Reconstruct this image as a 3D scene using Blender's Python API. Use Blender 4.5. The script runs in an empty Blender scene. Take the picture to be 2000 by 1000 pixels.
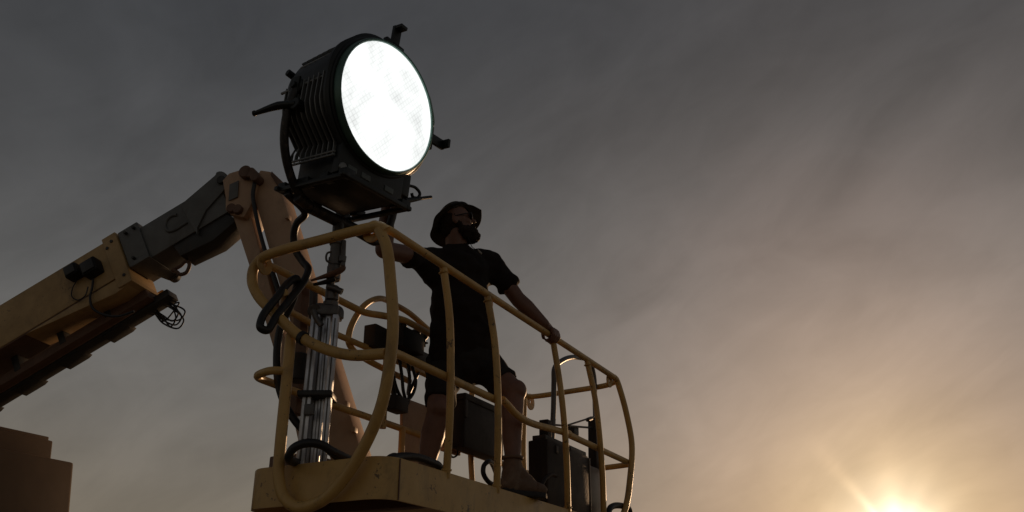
import bpy, bmesh, math, random
from mathutils import Vector, Matrix, noise, Quaternion
V = Vector
random.seed(7)
scene = bpy.context.scene
C = scene.collection

# ------------------------------------------------------------------ camera
FPX, PITCH, EYE = 1800.0, math.atan(773 / 1800), 1.6
cam = bpy.data.cameras.new('camera')
cam.sensor_width = 36.0
cam.lens = 36.0 * FPX / 2000.0
cam.clip_start, cam.clip_end = 0.05, 5000
camo = bpy.data.objects.new('camera', cam)
camo.location = (0, 0, EYE)
camo.rotation_euler = (math.radians(90) + PITCH, 0, 0)
C.objects.link(camo)
scene.camera = camo

# ------------------------------------------------------------------ sky, sun, exposure
SUN_AZ, SUN_EL = math.radians(22.0), math.radians(5.55)      # azimuth from +Y towards +X
SUN = V((math.sin(SUN_AZ) * math.cos(SUN_EL), math.cos(SUN_AZ) * math.cos(SUN_EL), math.sin(SUN_EL)))
world = bpy.data.worlds.new('World')
scene.world = world
world.use_nodes = True


def build_sky(nt):
    N, Lk = nt.nodes, nt.links
    N.clear()
    out = N.new('ShaderNodeOutputWorld')
    bg = N.new('ShaderNodeBackground')
    bg.inputs['Strength'].default_value = 0.05
    sky = N.new('ShaderNodeTexSky')
    sky.sky_type = 'NISHITA'
    sky.sun_disc = False
    sky.sun_elevation = SUN_EL
    sky.sun_rotation = SUN_AZ
    sky.altitude = 0
    sky.air_density, sky.dust_density, sky.ozone_density = 1.0, 3.0, 1.0
    tc = N.new('ShaderNodeTexCoord')
    dot = N.new('ShaderNodeVectorMath'); dot.operation = 'DOT_PRODUCT'
    dot.inputs[1].default_value = SUN
    Lk.new(tc.outputs['Generated'], dot.inputs[0])
    ac = N.new('ShaderNodeMath'); ac.operation = 'ARCCOSINE'
    Lk.new(dot.outputs['Value'], ac.inputs[0])
    # thin evening stratus: brighter towards the horizon, and a forward-scattering glow round the sun
    def mapping(scale, rot=(0, 0, 0)):
        m = N.new('ShaderNodeMapping'); m.inputs['Scale'].default_value = scale
        m.inputs['Rotation'].default_value = rot
        Lk.new(tc.outputs['Generated'], m.inputs['Vector'])
        return m

    def noise_tex(scale, detail, rough, dist, mp):
        n = N.new('ShaderNodeTexNoise')
        n.inputs['Scale'].default_value = scale; n.inputs['Detail'].default_value = detail
        n.inputs['Roughness'].default_value = rough; n.inputs['Distortion'].default_value = dist
        Lk.new(mp.outputs[0], n.inputs['Vector'])
        return n

    def math_(op, a, b=None, c=None):
        m = N.new('ShaderNodeMath'); m.operation = op
        for i, s in enumerate((a, b, c)):
            if s is None: continue
            if isinstance(s, (int, float)): m.inputs[i].default_value = s
            else: Lk.new(s, m.inputs[i])
        return m.outputs[0]

    def ramp_(sock, stops):
        r = N.new('ShaderNodeValToRGB'); cr = r.color_ramp; cr.interpolation = 'B_SPLINE'
        while len(cr.elements) > 1: cr.elements.remove(cr.elements[-1])
        cr.elements[0].position = stops[0][0]; cr.elements[0].color = (*stops[0][1], 1)
        for q, c in stops[1:]:
            e = cr.elements.new(q); e.color = (*c, 1)
        Lk.new(sock, r.inputs['Fac'])
        return r.outputs['Color']

    n1 = noise_tex(2.2, 4, .5, .5, mapping((1.0, 1.0, 2.0), (0.1, 0.45, 0)))
    # cloud bands drawn out along a slant that rises to the right
    sp_ = N.new('ShaderNodeSeparateXYZ'); Lk.new(tc.outputs['Generated'], sp_.inputs[0])
    cb = N.new('ShaderNodeCombineXYZ')
    Lk.new(math_('ADD', math_('MULTIPLY', sp_.outputs['X'], .80), math_('MULTIPLY', sp_.outputs['Z'], .60)), cb.inputs['X'])
    Lk.new(sp_.outputs['Y'], cb.inputs['Y'])
    Lk.new(math_('SUBTRACT', math_('MULTIPLY', sp_.outputs['Z'], 1.75), math_('MULTIPLY', sp_.outputs['X'], 1.15)), cb.inputs['Z'])
    n2 = noise_tex(3.6, 6, .52, .8, cb)
    n3 = noise_tex(10.0, 6, .58, 1.0, cb)
    wob = math_('MULTIPLY_ADD', math_('SUBTRACT', n1.outputs['Fac'], .5), .35, 1.0)
    ang = math_('DIVIDE', math_('MULTIPLY', ac.outputs[0], wob), math.radians(60))
    glow = ramp_(ang, [(d / 60, c) for d, c in ((0, (2.6, 2.3, 1.8)), (1.2, (1.7, 1.4, 1.0)), (2.6, (.66, .48, .28)), (5, (.42, .275, .145)), (9, (.262, .164, .105)),
                                                (14, (.150, .098, .071)), (20, (.066, .047, .037)), (25, (.030, .021, .015)), (32, (.014, .011, .009)), (42, (0, 0, 0)), (60, (0, 0, 0)))])
    # faint crepuscular streaks in the glow
    e1 = SUN.cross(V((0, 0, 1))).normalized(); e2 = e1.cross(SUN)
    def dotc(v):
        d = N.new('ShaderNodeVectorMath'); d.operation = 'DOT_PRODUCT'; d.inputs[1].default_value = v
        Lk.new(tc.outputs['Generated'], d.inputs[0]); return d.outputs['Value']
    pol = math_('ARCTAN2', dotc(e2), dotc(e1))
    rays = None
    for a_, w_, k_ in ((124, 5.0, .46), (90, 14, .36), (62, 9, .20), (36, 10, .30), (158, 12, .26), (14, 9, .22)):
        d_ = math_('DIVIDE', math_('SUBTRACT', pol, math.radians(a_)), math.radians(w_))
        g_ = math_('MULTIPLY', math_('EXPONENT', math_('MULTIPLY', math_('MULTIPLY', d_, d_), -1.0)), k_)
        rays = g_ if rays is None else math_('ADD', rays, g_)
    near = N.new('ShaderNodeMapRange'); near.inputs['From Min'].default_value = math.radians(1.0); near.inputs['From Max'].default_value = math.radians(7.5); near.inputs['To Min'].default_value = 1.0; near.inputs['To Max'].default_value = 0
    Lk.new(ac.outputs[0], near.inputs['Value'])
    streak = math_('MULTIPLY_ADD', math_('SUBTRACT', rays, .06), near.outputs[0], 1.0)
    gl = N.new('ShaderNodeVectorMath'); gl.operation = 'SCALE'
    Lk.new(glow, gl.inputs[0]); Lk.new(streak, gl.inputs['Scale'])
    sep = N.new('ShaderNodeSeparateXYZ'); Lk.new(tc.outputs['Generated'], sep.inputs[0])
    zz = math_('MULTIPLY_ADD', math_('SUBTRACT', n1.outputs['Fac'], .5), -.10, sep.outputs['Z'])
    base = ramp_(zz, [(0, (.185, .155, .118)), (.12, (.178, .152, .118)), (.19, (.162, .146, .126)), (.27, (.141, .136, .129)), (.36, (.112, .110, .108)), (.46, (.079, .079, .081)), (.60, (.048, .050, .054)), (1, (.044, .046, .053))])
    add = N.new('ShaderNodeVectorMath'); add.operation = 'ADD'
    Lk.new(base, add.inputs[0]); Lk.new(gl.outputs[0], add.inputs[1])
    cm = N.new('ShaderNodeMapRange')
    cm.inputs['From Min'].default_value = .3; cm.inputs['From Max'].default_value = .7
    cm.inputs['To Min'].default_value = .86; cm.inputs['To Max'].default_value = 1.14
    Lk.new(math_('MULTIPLY_ADD', math_('SUBTRACT', n3.outputs['Fac'], .5), .38, n2.outputs['Fac']), cm.inputs['Value'])
    mul = N.new('ShaderNodeVectorMath'); mul.operation = 'SCALE'
    Lk.new(add.outputs[0], mul.inputs[0]); Lk.new(cm.outputs['Result'], mul.inputs['Scale'])
    # into the units of the physical sky (background strength 0.05)
    up = N.new('ShaderNodeVectorMath'); up.operation = 'SCALE'; up.inputs['Scale'].default_value = 1 / 0.05
    Lk.new(mul.outputs[0], up.inputs[0])
    mix = N.new('ShaderNodeMix'); mix.data_type = 'RGBA'
    mix.inputs['Factor'].default_value = 0.96
    Lk.new(sky.outputs[0], mix.inputs['A']); Lk.new(up.outputs[0], mix.inputs['B'])
    Lk.new(mix.outputs['Result'], bg.inputs['Color'])
    Lk.new(bg.outputs[0], out.inputs['Surface'])


build_sky(world.node_tree)

sun = bpy.data.lights.new('sun', 'SUN')
sun.energy = 2.0
sun.angle = math.radians(1.0)
sun.color = (1.0, .62, .34)
suno = bpy.data.objects.new('sun', sun)
suno.rotation_euler = SUN.to_track_quat('Z', 'Y').to_euler()
suno.location = (20, 60, 30)
C.objects.link(suno)

vs = scene.view_settings
vs.view_transform = 'Standard'
vs.look = 'None'
vs.exposure = 0.0
vs.gamma = 1.0
vs.use_curve_mapping = False

# ------------------------------------------------------------------ geometry of the place
Fw = V((0, math.cos(PITCH), math.sin(PITCH))); Up = V((0, -math.sin(PITCH), math.cos(PITCH))); Rt = V((1, 0, 0))
EYEP = V((0, 0, EYE))


def ray(x, y): return Rt * ((x - 1000) / FPX) + Fw + Up * ((500 - y) / FPX)


def on_plane(x, y, P0, n):
    r = ray(x, y)
    return EYEP + r * ((P0 - EYEP).dot(n) / r.dot(n))


def pix(P):
    d = P - EYEP; z = d.dot(Fw)
    return (1000 + FPX * d.dot(Rt) / z, 500 - FPX * d.dot(Up) / z, z)


# lift basket: l runs along its length, w across it (away from the camera), h up from the deck
EL = V((.4629, .8864, 0)).normalized(); EW = V((-EL.y, EL.x, 0)); EZ = V((0, 0, 1))
O = V((-.507, 3.78, 2.319))


def W(l, w, h): return O + EL * l + EW * w + EZ * h


def loc(P): d = P - O; return V((d.dot(EL), d.dot(EW), d.z))


def nw(x, y, w=0.0): return on_plane(x, y, O + EW * w, EW)


def nl(x, y, l=0.0): return on_plane(x, y, O + EL * l, EL)


# boom: a vertical plane through the boom's near side
BD = V((.973, -.23, 0)).normalized(); BN = V((-BD.y, BD.x, 0))      # BN points away from the camera
BK = EYEP + ray(470, 385) * (5.1 / ray(470, 385).y)


def nb(x, y, off=0.0): return on_plane(x, y, BK + BN * off, BN)


# ------------------------------------------------------------------ materials
MATS = {}


def mat(name, col, rough=.5, metal=0.0, col2=None, scale=8.0, bump=0.0, bscale=60.0, dirt=None, dscale=3.0, damt=.5, spec=.5, coat=0.0, chips=0.0):
    m = bpy.data.materials.new(name); m.use_nodes = True
    nt = m.node_tree; N, Lk = nt.nodes, nt.links
    b = N['Principled BSDF']
    b.inputs['Metallic'].default_value = metal
    b.inputs['Roughness'].default_value = rough
    b.inputs['Specular IOR Level'].default_value = spec
    if coat: b.inputs['Coat Weight'].default_value = coat; b.inputs['Coat Roughness'].default_value = .2
    tc = N.new('ShaderNodeTexCoord')
    n = N.new('ShaderNodeTexNoise'); n.inputs['Scale'].default_value = scale; n.inputs['Detail'].default_value = 6; n.inputs['Roughness'].default_value = .62
    Lk.new(tc.outputs['Object'], n.inputs['Vector'])
    mx = N.new('ShaderNodeMix'); mx.data_type = 'RGBA'
    mx.inputs['A'].default_value = (*col, 1)
    c2 = col2 or tuple(c * .78 for c in col)
    mx.inputs['B'].default_value = (*c2, 1)
    r = N.new('ShaderNodeMapRange'); r.inputs['From Min'].default_value = .35; r.inputs['From Max'].default_value = .7
    Lk.new(n.outputs['Fac'], r.inputs['Value']); Lk.new(r.outputs[0], mx.inputs['Factor'])
    last = mx.outputs['Result']
    if dirt:
        n2 = N.new('ShaderNodeTexNoise'); n2.inputs['Scale'].default_value = dscale; n2.inputs['Detail'].default_value = 9; n2.inputs['Roughness'].default_value = .72; n2.inputs['Distortion'].default_value = .4
        mp = N.new('ShaderNodeMapping'); mp.inputs['Scale'].default_value = (1, 1, .45)
        Lk.new(tc.outputs['Object'], mp.inputs[0]); Lk.new(mp.outputs[0], n2.inputs['Vector'])
        r2 = N.new('ShaderNodeMapRange'); r2.inputs['From Min'].default_value = .52; r2.inputs['From Max'].default_value = .70; r2.inputs['To Max'].default_value = damt
        Lk.new(n2.outputs['Fac'], r2.inputs['Value'])
        m2 = N.new('ShaderNodeMix'); m2.data_type = 'RGBA'; m2.inputs['B'].default_value = (*dirt, 1)
        Lk.new(r2.outputs[0], m2.inputs['Factor']); Lk.new(last, m2.inputs['A'])
        last = m2.outputs['Result']
    if chips:
        n4 = N.new('ShaderNodeTexNoise'); n4.inputs['Scale'].default_value = 38; n4.inputs['Detail'].default_value = 5; n4.inputs['Roughness'].default_value = .7
        Lk.new(tc.outputs['Object'], n4.inputs['Vector'])
        n5 = N.new('ShaderNodeTexNoise'); n5.inputs['Scale'].default_value = 7; n5.inputs['Detail'].default_value = 3
        Lk.new(tc.outputs['Object'], n5.inputs['Vector'])
        ad = N.new('ShaderNodeMath'); ad.operation = 'MULTIPLY_ADD'; ad.inputs[1].default_value = .5
        Lk.new(n5.outputs['Fac'], ad.inputs[0]); Lk.new(n4.outputs['Fac'], ad.inputs[2])
        r4 = N.new('ShaderNodeMapRange'); r4.inputs['From Min'].default_value = .90; r4.inputs['From Max'].default_value = .94; r4.inputs['To Max'].default_value = chips * 1.6
        Lk.new(ad.outputs[0], r4.inputs['Value'])
        m4 = N.new('ShaderNodeMix'); m4.data_type = 'RGBA'; m4.inputs['B'].default_value = (.07, .045, .03, 1)
        Lk.new(r4.outputs[0], m4.inputs['Factor']); Lk.new(last, m4.inputs['A'])
        last = m4.outputs['Result']
    Lk.new(last, b.inputs['Base Color'])
    rr = N.new('ShaderNodeMapRange'); rr.inputs['To Min'].default_value = max(.05, rough - .12); rr.inputs['To Max'].default_value = min(1, rough + .15)
    Lk.new(n.outputs['Fac'], rr.inputs['Value']); Lk.new(rr.outputs[0], b.inputs['Roughness'])
    if bump:
        nb_ = N.new('ShaderNodeTexNoise'); nb_.inputs['Scale'].default_value = bscale; nb_.inputs['Detail'].default_value = 4
        Lk.new(tc.outputs['Object'], nb_.inputs['Vector'])
        bp = N.new('ShaderNodeBump'); bp.inputs['Strength'].default_value = bump; bp.inputs['Distance'].default_value = .01
        Lk.new(nb_.outputs['Fac'], bp.inputs['Height']); Lk.new(bp.outputs[0], b.inputs['Normal'])
    MATS[name] = m
    return m


mat('tan_paint', (.64, .405, .13), .42, chips=.5, col2=(.54, .33, .105), dirt=(.16, .10, .05), dscale=6, damt=.55, bump=.06, bscale=30)
mat('boom_tan', (.53, .345, .145), .5, chips=.35, col2=(.38, .245, .10), dirt=(.12, .07, .04), dscale=4, damt=.5, bump=.05, bscale=20)
mat('jib_tan', (.52, .335, .20), .5, col2=(.45, .28, .17), dirt=(.15, .09, .06), dscale=5, damt=.5, bump=.05, bscale=20)
mat('grey_steel', (.15, .15, .14), .5, metal=.25, col2=(.115, .115, .108), dirt=(.06, .05, .04), dscale=6, damt=.6, bump=.05)
mat('dark_steel', (.045, .043, .04), .5, metal=.3, dirt=(.10, .06, .035), dscale=8, damt=.4, bump=.08)
mat('brown_steel', (.16, .085, .05), .6, dirt=(.06, .035, .02), dscale=5, damt=.6, bump=.08)
mat('rubber', (.016, .015, .015), .45, bump=.05, bscale=120)
mat('black_plastic', (.014, .013, .013), .55, spec=.3, bump=.05, bscale=200)
mat('lamp_black', (.014, .017, .017), .42, metal=.2, dirt=(.035, .035, .032), dscale=12, damt=.35, bump=.06, bscale=90)
mat('fin_black', (.22, .23, .23), .4, metal=.3)
mat('bezel_lit_green', (.10, .19, .155), .35, metal=.3)  # greenish glow of the lit rim put into the base colour
mat('worn_black', (.03, .027, .025), .45, metal=.2, dirt=(.20, .15, .11), dscale=30, damt=.6, bump=.05)
mat('alu', (.68, .70, .74), .42, metal=.9, col2=(.50, .52, .56), scale=14, dirt=(.20, .19, .18), dscale=12, damt=.6, bump=.04, bscale=50)
mat('cast_grey', (.13, .125, .12), .42, metal=.6, dirt=(.05, .04, .04), dscale=14, damt=.6, bump=.08)
mat('skin', (.20, .10, .066), .5, col2=(.16, .078, .05), scale=18, bump=.04, bscale=150)
mat('shirt', (.022, .016, .014), .9, bump=.15, bscale=300, spec=.2)
mat('shorts', (.028, .025, .024), .85, bump=.15, bscale=250, spec=.2)
mat('hat', (.05, .042, .032), .85, bump=.2, bscale=220, spec=.2)
mat('beard', (.028, .017, .011), .8, bump=.5, bscale=260, spec=.2)
mat('boot', (.17, .10, .06), .65, dirt=(.30, .22, .14), dscale=14, damt=.5, bump=.15, bscale=80)
mat('sole', (.02, .017, .015), .7)
mat('lace', (.30, .24, .17), .8)
mat('glass_dark', (.01, .01, .012), .08)
mat('ground_dust', (.13, .10, .07), .9, col2=(.10, .075, .05), scale=.4, bump=.3, bscale=4)
mat('housing_brown', (.20, .115, .05), .6, col2=(.165, .095, .042), scale=2, dirt=(.15, .08, .05), dscale=1.5, damt=.5, bump=.04, bscale=8)
mat('case_grey', (.030, .024, .021), .55, spec=.25, dirt=(.065, .045, .033), dscale=8, damt=.45, bump=.06)
mat('label_pale', (.40, .38, .35), .5)
mat('case_alu', (.15, .135, .12), .4, metal=.5, dirt=(.08, .06, .05), dscale=9, damt=.6)
mat('slot_grey', (.10, .12, .115), .4)


def lens_material():
    m = bpy.data.materials.new('lamp_glass'); m.use_nodes = True
    nt = m.node_tree; N, Lk = nt.nodes, nt.links
    b = N['Principled BSDF']
    b.inputs['Base Color'].default_value = (.5, .5, .5, 1); b.inputs['Roughness'].default_value = .12
    tc = N.new('ShaderNodeTexCoord')
    # soft reflections of the reflector's facets: a diagonal grid, faint, broken up by large patches
    mp = N.new('ShaderNodeMapping'); mp.inputs['Rotation'].default_value = (math.radians(40), 0, 0); mp.inputs['Scale'].default_value = (1, 46, 46)
    Lk.new(tc.outputs['Object'], mp.inputs[0])
    sx = N.new('ShaderNodeSeparateXYZ'); Lk.new(mp.outputs[0], sx.inputs[0])
    def line(sock):
        fr = N.new('ShaderNodeMath'); fr.operation = 'PINGPONG'; fr.inputs[1].default_value = .5
        Lk.new(sock, fr.inputs[0])
        r = N.new('ShaderNodeMapRange'); r.inputs['From Min'].default_value = 0; r.inputs['From Max'].default_value = .14
        Lk.new(fr.outputs[0], r.inputs['Value'])
        return r.outputs[0]
    mn = N.new('ShaderNodeMath'); mn.operation = 'MINIMUM'
    Lk.new(line(sx.outputs['Y']), mn.inputs[0]); Lk.new(line(sx.outputs['Z']), mn.inputs[1])
    n = N.new('ShaderNodeTexNoise'); n.inputs['Scale'].default_value = 4.2; n.inputs['Detail'].default_value = 3; n.inputs['Distortion'].default_value = .8
    Lk.new(tc.outputs['Object'], n.inputs['Vector'])
    patch = N.new('ShaderNodeMapRange'); patch.inputs['From Min'].default_value = .34; patch.inputs['From Max'].default_value = .70
    Lk.new(n.outputs['Fac'], patch.inputs['Value'])
    # strength = 1.25 - patch * (.35 + .3 * (1-grid))
    g = N.new('ShaderNodeMapRange'); g.inputs['To Min'].default_value = .66; g.inputs['To Max'].default_value = .42
    Lk.new(mn.outputs[0], g.inputs['Value'])
    pm = N.new('ShaderNodeMath'); pm.operation = 'MULTIPLY'
    Lk.new(patch.outputs[0], pm.inputs[0]); Lk.new(g.outputs[0], pm.inputs[1])
    st = N.new('ShaderNodeMath'); st.operation = 'SUBTRACT'; st.inputs[0].default_value = 1.26
    Lk.new(pm.outputs[0], st.inputs[1])
    b.inputs['Emission Color'].default_value = (.97, 1.0, .99, 1)
    Lk.new(st.outputs[0], b.inputs['Emission Strength'])
    MATS['lamp_glass'] = m


lens_material()

# ------------------------------------------------------------------ mesh helpers


def root(name, label, cat, at, group=None):
    o = bpy.data.objects.new(name, None); C.objects.link(o)
    o.empty_display_size = .1
    o.location = at; o['label'] = label; o['category'] = cat
    if group: o['group'] = group
    return o


def origin(par):
    p = V((0, 0, 0))
    while par is not None:
        p = p + par.location; par = par.parent
    return p


def link(name, me, m, parent=None, smooth=True, label=None):
    o = bpy.data.objects.new(name, me); C.objects.link(o)
    if m and not me.materials: me.materials.append(MATS[m])
    if parent is not None: o.parent = parent
    if smooth:
        me.polygons.foreach_set('use_smooth', [True] * len(me.polygons))
    if label: o['label'] = label
    return o


def from_bm(name, bm, m, parent=None, smooth=False, at=None, auto=None, label=None):
    """bm holds world coordinates; the object stands in its parent's frame."""
    org = origin(parent) if parent is not None else (at or V((0, 0, 0)))
    bmesh.ops.translate(bm, verts=bm.verts, vec=-org)
    bmesh.ops.recalc_face_normals(bm, faces=bm.faces)
    me = bpy.data.meshes.new(name); bm.to_mesh(me); bm.free()
    o = link(name, me, m, parent, smooth or auto is not None, label)
    if parent is None: o.location = org
    if auto is not None:
        me.set_sharp_from_angle(angle=math.radians(auto))
    return o


def catmull(pts, n=8, closed=False):
    pts = [V(p) for p in pts]
    if len(pts) < 3 and not closed: return pts
    out = []
    N = len(pts)
    rng = range(N if closed else N - 1)
    for i in rng:
        if closed:
            p0, p1, p2, p3 = pts[(i - 1) % N], pts[i], pts[(i + 1) % N], pts[(i + 2) % N]
        else:
            p1, p2 = pts[i], pts[i + 1]
            p0 = pts[i - 1] if i else p1 * 2 - p2
            p3 = pts[i + 2] if i + 2 < N else p2 * 2 - p1
        # centripetal
        t0 = 0; t1 = t0 + max(1e-6, (p1 - p0).length) ** .5; t2 = t1 + max(1e-6, (p2 - p1).length) ** .5; t3 = t2 + max(1e-6, (p3 - p2).length) ** .5
        for k in range(n):
            t = t1 + (t2 - t1) * k / n
            A1 = p0 * ((t1 - t) / (t1 - t0)) + p1 * ((t - t0) / (t1 - t0))
            A2 = p1 * ((t2 - t) / (t2 - t1)) + p2 * ((t - t1) / (t2 - t1))
            A3 = p2 * ((t3 - t) / (t3 - t2)) + p3 * ((t - t2) / (t3 - t2))
            B1 = A1 * ((t2 - t) / (t2 - t0)) + A2 * ((t - t0) / (t2 - t0))
            B2 = A2 * ((t3 - t) / (t3 - t1)) + A3 * ((t - t1) / (t3 - t1))
            out.append(B1 * ((t2 - t) / (t2 - t1)) + B2 * ((t - t1) / (t2 - t1)))
    if not closed: out.append(pts[-1])
    return out


def fillet(pts, r, n=6):
    """straight runs with rounded corners"""
    pts = [V(p) for p in pts]
    out = [pts[0]]
    for i in range(1, len(pts) - 1):
        a, b, c = pts[i - 1], pts[i], pts[i + 1]
        ra = min(r, (a - b).length * .49); rc = min(r, (c - b).length * .49)
        p = b + (a - b).normalized() * ra; q = b + (c - b).normalized() * rc
        for k in range(n + 1):
            t = k / n
            out.append(p * (1 - t) ** 2 + b * 2 * t * (1 - t) + q * t * t)
    out.append(pts[-1])
    return out


def sweep(bm, pts, r, nseg=12, closed=False, flat=None, caps=True):
    """round (or elliptical, flat=(normal, ratio)) section along pts; r a number or a list"""
    pts = [V(p) for p in pts]
    N = len(pts)
    T = []
    for i in range(N):
        a = pts[(i - 1) % N] if (closed or i) else pts[i]
        b = pts[(i + 1) % N] if (closed or i < N - 1) else pts[i]
        T.append((b - a).normalized())
    ref = flat[0] if flat else (V((0, 0, 1)) if abs(T[0].z) < .9 else V((1, 0, 0)))
    u = (ref - T[0] * ref.dot(T[0])).normalized()
    rings = []
    for i in range(N):
        if i:
            q = T[i - 1].rotation_difference(T[i]); u = q @ u
            u = (u - T[i] * u.dot(T[i])).normalized()
        if flat:
            u2 = (ref - T[i] * ref.dot(T[i]))
            if u2.length > 1e-3: u = u2.normalized()
        v = T[i].cross(u)
        rr = r[i] if isinstance(r, (list, tuple)) else r
        k1 = flat[1] if flat else 1.0
        rings.append([bm.verts.new(pts[i] + u * (math.cos(2 * math.pi * k / nseg) * rr * k1) + v * (math.sin(2 * math.pi * k / nseg) * rr)) for k in range(nseg)])
    for i in range(N if closed else N - 1):
        A, B = rings[i], rings[(i + 1) % N]
        for k in range(nseg):
            bm.faces.new((A[k], A[(k + 1) % nseg], B[(k + 1) % nseg], B[k]))
    if caps and not closed:
        bm.faces.new(rings[0][::-1]); bm.faces.new(rings[-1])
    return rings


def tube(name, pts, r, m, parent=None, nseg=12, closed=False, flat=None, sm=6, label=None, at=None):
    bm = bmesh.new()
    p = catmull(pts, sm, closed) if sm else pts
    if isinstance(r, (list, tuple)) and sm:
        rr = []
        n = len(r)
        for i in range(len(p)):
            t = i / (len(p) - 1) * (n - 1); k = min(int(t), n - 2)
            rr.append(r[k] * (1 - (t - k)) + r[k + 1] * (t - k))
        r = rr
    sweep(bm, p, r, nseg, closed, flat)
    return from_bm(name, bm, m, parent, auto=50, label=label, at=at)


def add_box(bm, c, ax, ay, az, sx, sy, sz, bev=0.0):
    """box with full sizes sx, sy, sz along unit axes ax, ay, az round centre c"""
    vs_ = []
    for i in (-.5, .5):
        for j in (-.5, .5):
            for k in (-.5, .5):
                vs_.append(bm.verts.new(c + ax * (i * sx) + ay * (j * sy) + az * (k * sz)))
    fs = []
    for f in ((0, 1, 3, 2), (4, 6, 7, 5), (0, 4, 5, 1), (2, 3, 7, 6), (0, 2, 6, 4), (1, 5, 7, 3)):
        fs.append(bm.faces.new([vs_[i] for i in f]))
    if bev:
        es = list({e for f in fs for e in f.edges})
        bmesh.ops.bevel(bm, geom=es, offset=bev, segments=2, affect='EDGES', profile=.6)


def box(name, c, ax, ay, az, sx, sy, sz, m, parent=None, bev=.006, label=None, at=None):
    bm = bmesh.new(); add_box(bm, c, ax, ay, az, sx, sy, sz, bev)
    return from_bm(name, bm, m, parent, auto=40, label=label, at=at)


def lbox(name, l0, l1, w0, w1, h0, h1, m, parent, bev=.006, **k):
    return box(name, W((l0 + l1) / 2, (w0 + w1) / 2, (h0 + h1) / 2), EL, EW, EZ, l1 - l0, w1 - w0, h1 - h0, m, parent, bev, **k)


def add_prism(bm, poly, d, bev=0.0, seg=2):
    """closed polygon (world points) extruded by the vector d"""
    a = [bm.verts.new(p) for p in poly]; b = [bm.verts.new(p + d) for p in poly]
    fs = [bm.faces.new(a), bm.faces.new(b[::-1])]
    n = len(poly)
    for i in range(n):
        fs.append(bm.faces.new((a[i], b[i], b[(i + 1) % n], a[(i + 1) % n])))
    bmesh.ops.recalc_face_normals(bm, faces=fs)
    if bev:
        es = [e for e in {e for f in fs for e in f.edges} if e.is_valid and len(e.link_faces) == 2 and e.calc_face_angle(0) > .5]
        bmesh.ops.bevel(bm, geom=es, offset=bev, segments=seg, affect='EDGES', profile=.6)


def prism(name, poly, d, m, parent=None, bev=.005, label=None, at=None):
    bm = bmesh.new(); add_prism(bm, poly, d, bev)
    return from_bm(name, bm, m, parent, auto=35, label=label, at=at)


def cyl(name, a, b, r, m, parent=None, nseg=16, r2=None, bev=True, at=None):
    bm = bmesh.new()
    a, b = V(a), V(b); r2 = r if r2 is None else r2
    d = (b - a); L_ = d.length; c = min(r, r2, L_) * .12 if bev else 0
    t = d.normalized()
    if c:
        sweep(bm, [a, a + t * c, b - t * c, b], [r - c, r, r2, r2 - c], nseg)
    else:
        sweep(bm, [a, b], [r, r2], nseg)
    return from_bm(name, bm, m, parent, auto=35, at=at)


def lathe_bm(bm, prof, A, ax, u, nseg=48):
    """profile [(x along ax, radius)] round the axis ax through A"""
    v = ax.cross(u)
    rings = []
    for x, r in prof:
        if r < 1e-6: rings.append([bm.verts.new(A + ax * x)])
        else: rings.append([bm.verts.new(A + ax * x + (u * math.cos(2 * math.pi * k / nseg) + v * math.sin(2 * math.pi * k / nseg)) * r) for k in range(nseg)])
    for a, b in zip(rings, rings[1:]):
        for k in range(nseg):
            k2 = (k + 1) % nseg
            if len(a) == 1 and len(b) == 1: continue
            if len(a) == 1: bm.faces.new((a[0], b[k2], b[k]))
            elif len(b) == 1: bm.faces.new((a[k], a[k2], b[0]))
            else: bm.faces.new((a[k], a[k2], b[k2], b[k]))


def arc2(cx, cy, r, a0, a1, n=8):
    return [(cx + r * math.cos(math.radians(a0 + (a1 - a0) * k / n)), cy + r * math.sin(math.radians(a0 + (a1 - a0) * k / n))) for k in range(n + 1)]


# ------------------------------------------------------------------ ground
bm = bmesh.new()
bmesh.ops.create_grid(bm, x_segments=60, y_segments=60, size=1500)
for v in bm.verts:
    d = v.co.length
    if d > 40: v.co.z = noise.noise(v.co * .004) * min(1, (d - 40) / 200) * 4 - min(4, (d - 40) / 100)
g = from_bm('ground', bm, 'ground_dust', smooth=True)
g['kind'] = 'structure'

# ------------------------------------------------------------------ boom lift
TURN = nb(-620, 1010); TURN.z = 0
TURN = TURN + BN * .15
lift = root('boom_lift', 'tan boom lift with tubular basket raised beneath the searchlight', 'boom lift', TURN)

# basket deck: a pan with rounded upright corners
def deck_outline(l0, l1, w0, w1, r):
    pts = []
    for cx, cy, a in ((l1 - r, w1 - r, 0), (l0 + r, w1 - r, 90), (l0 + r, w0 + r, 180), (l1 - r, w0 + r, 270)):
        pts += arc2(cx, cy, r, a, a + 90, 7)
    return pts

DL0, DL1, DW0, DW1 = 0.0, 2.74, 0.0, 0.765
bm = bmesh.new()
loops = []
for off, h in ((.0, -.150), (.0, .018), (.004, .024), (.026, .024), (.030, .018), (.030, .0)):
    loops.append([bm.verts.new(W(x, y, h)) for x, y in deck_outline(DL0 + off, DL1 - off, DW0 + off, DW1 - off, .105 - off * .8)])
for off, h in ((.012, -.150), (.014, -.085)):
    loops.insert(0, [bm.verts.new(W(x, y, h)) for x, y in deck_outline(DL0 + off, DL1 - off, DW0 + off, DW1 - off, .105 - off * .8)])
loops = [loops[0], loops[1]] + loops[2:]
for A, B in zip(loops, loops[1:]):
    n = len(A)
    for k in range(n): bm.faces.new((A[k], A[(k + 1) % n], B[(k + 1) % n], B[k]))
bm.faces.new(loops[-1]); bm.faces.new(loops[0])
basket = from_bm('basket', bm, 'tan_paint', lift, auto=40)
lbox('cross_beam', .35, .43, .02, .70, -.135, -.086, 'brown_steel', basket)
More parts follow.
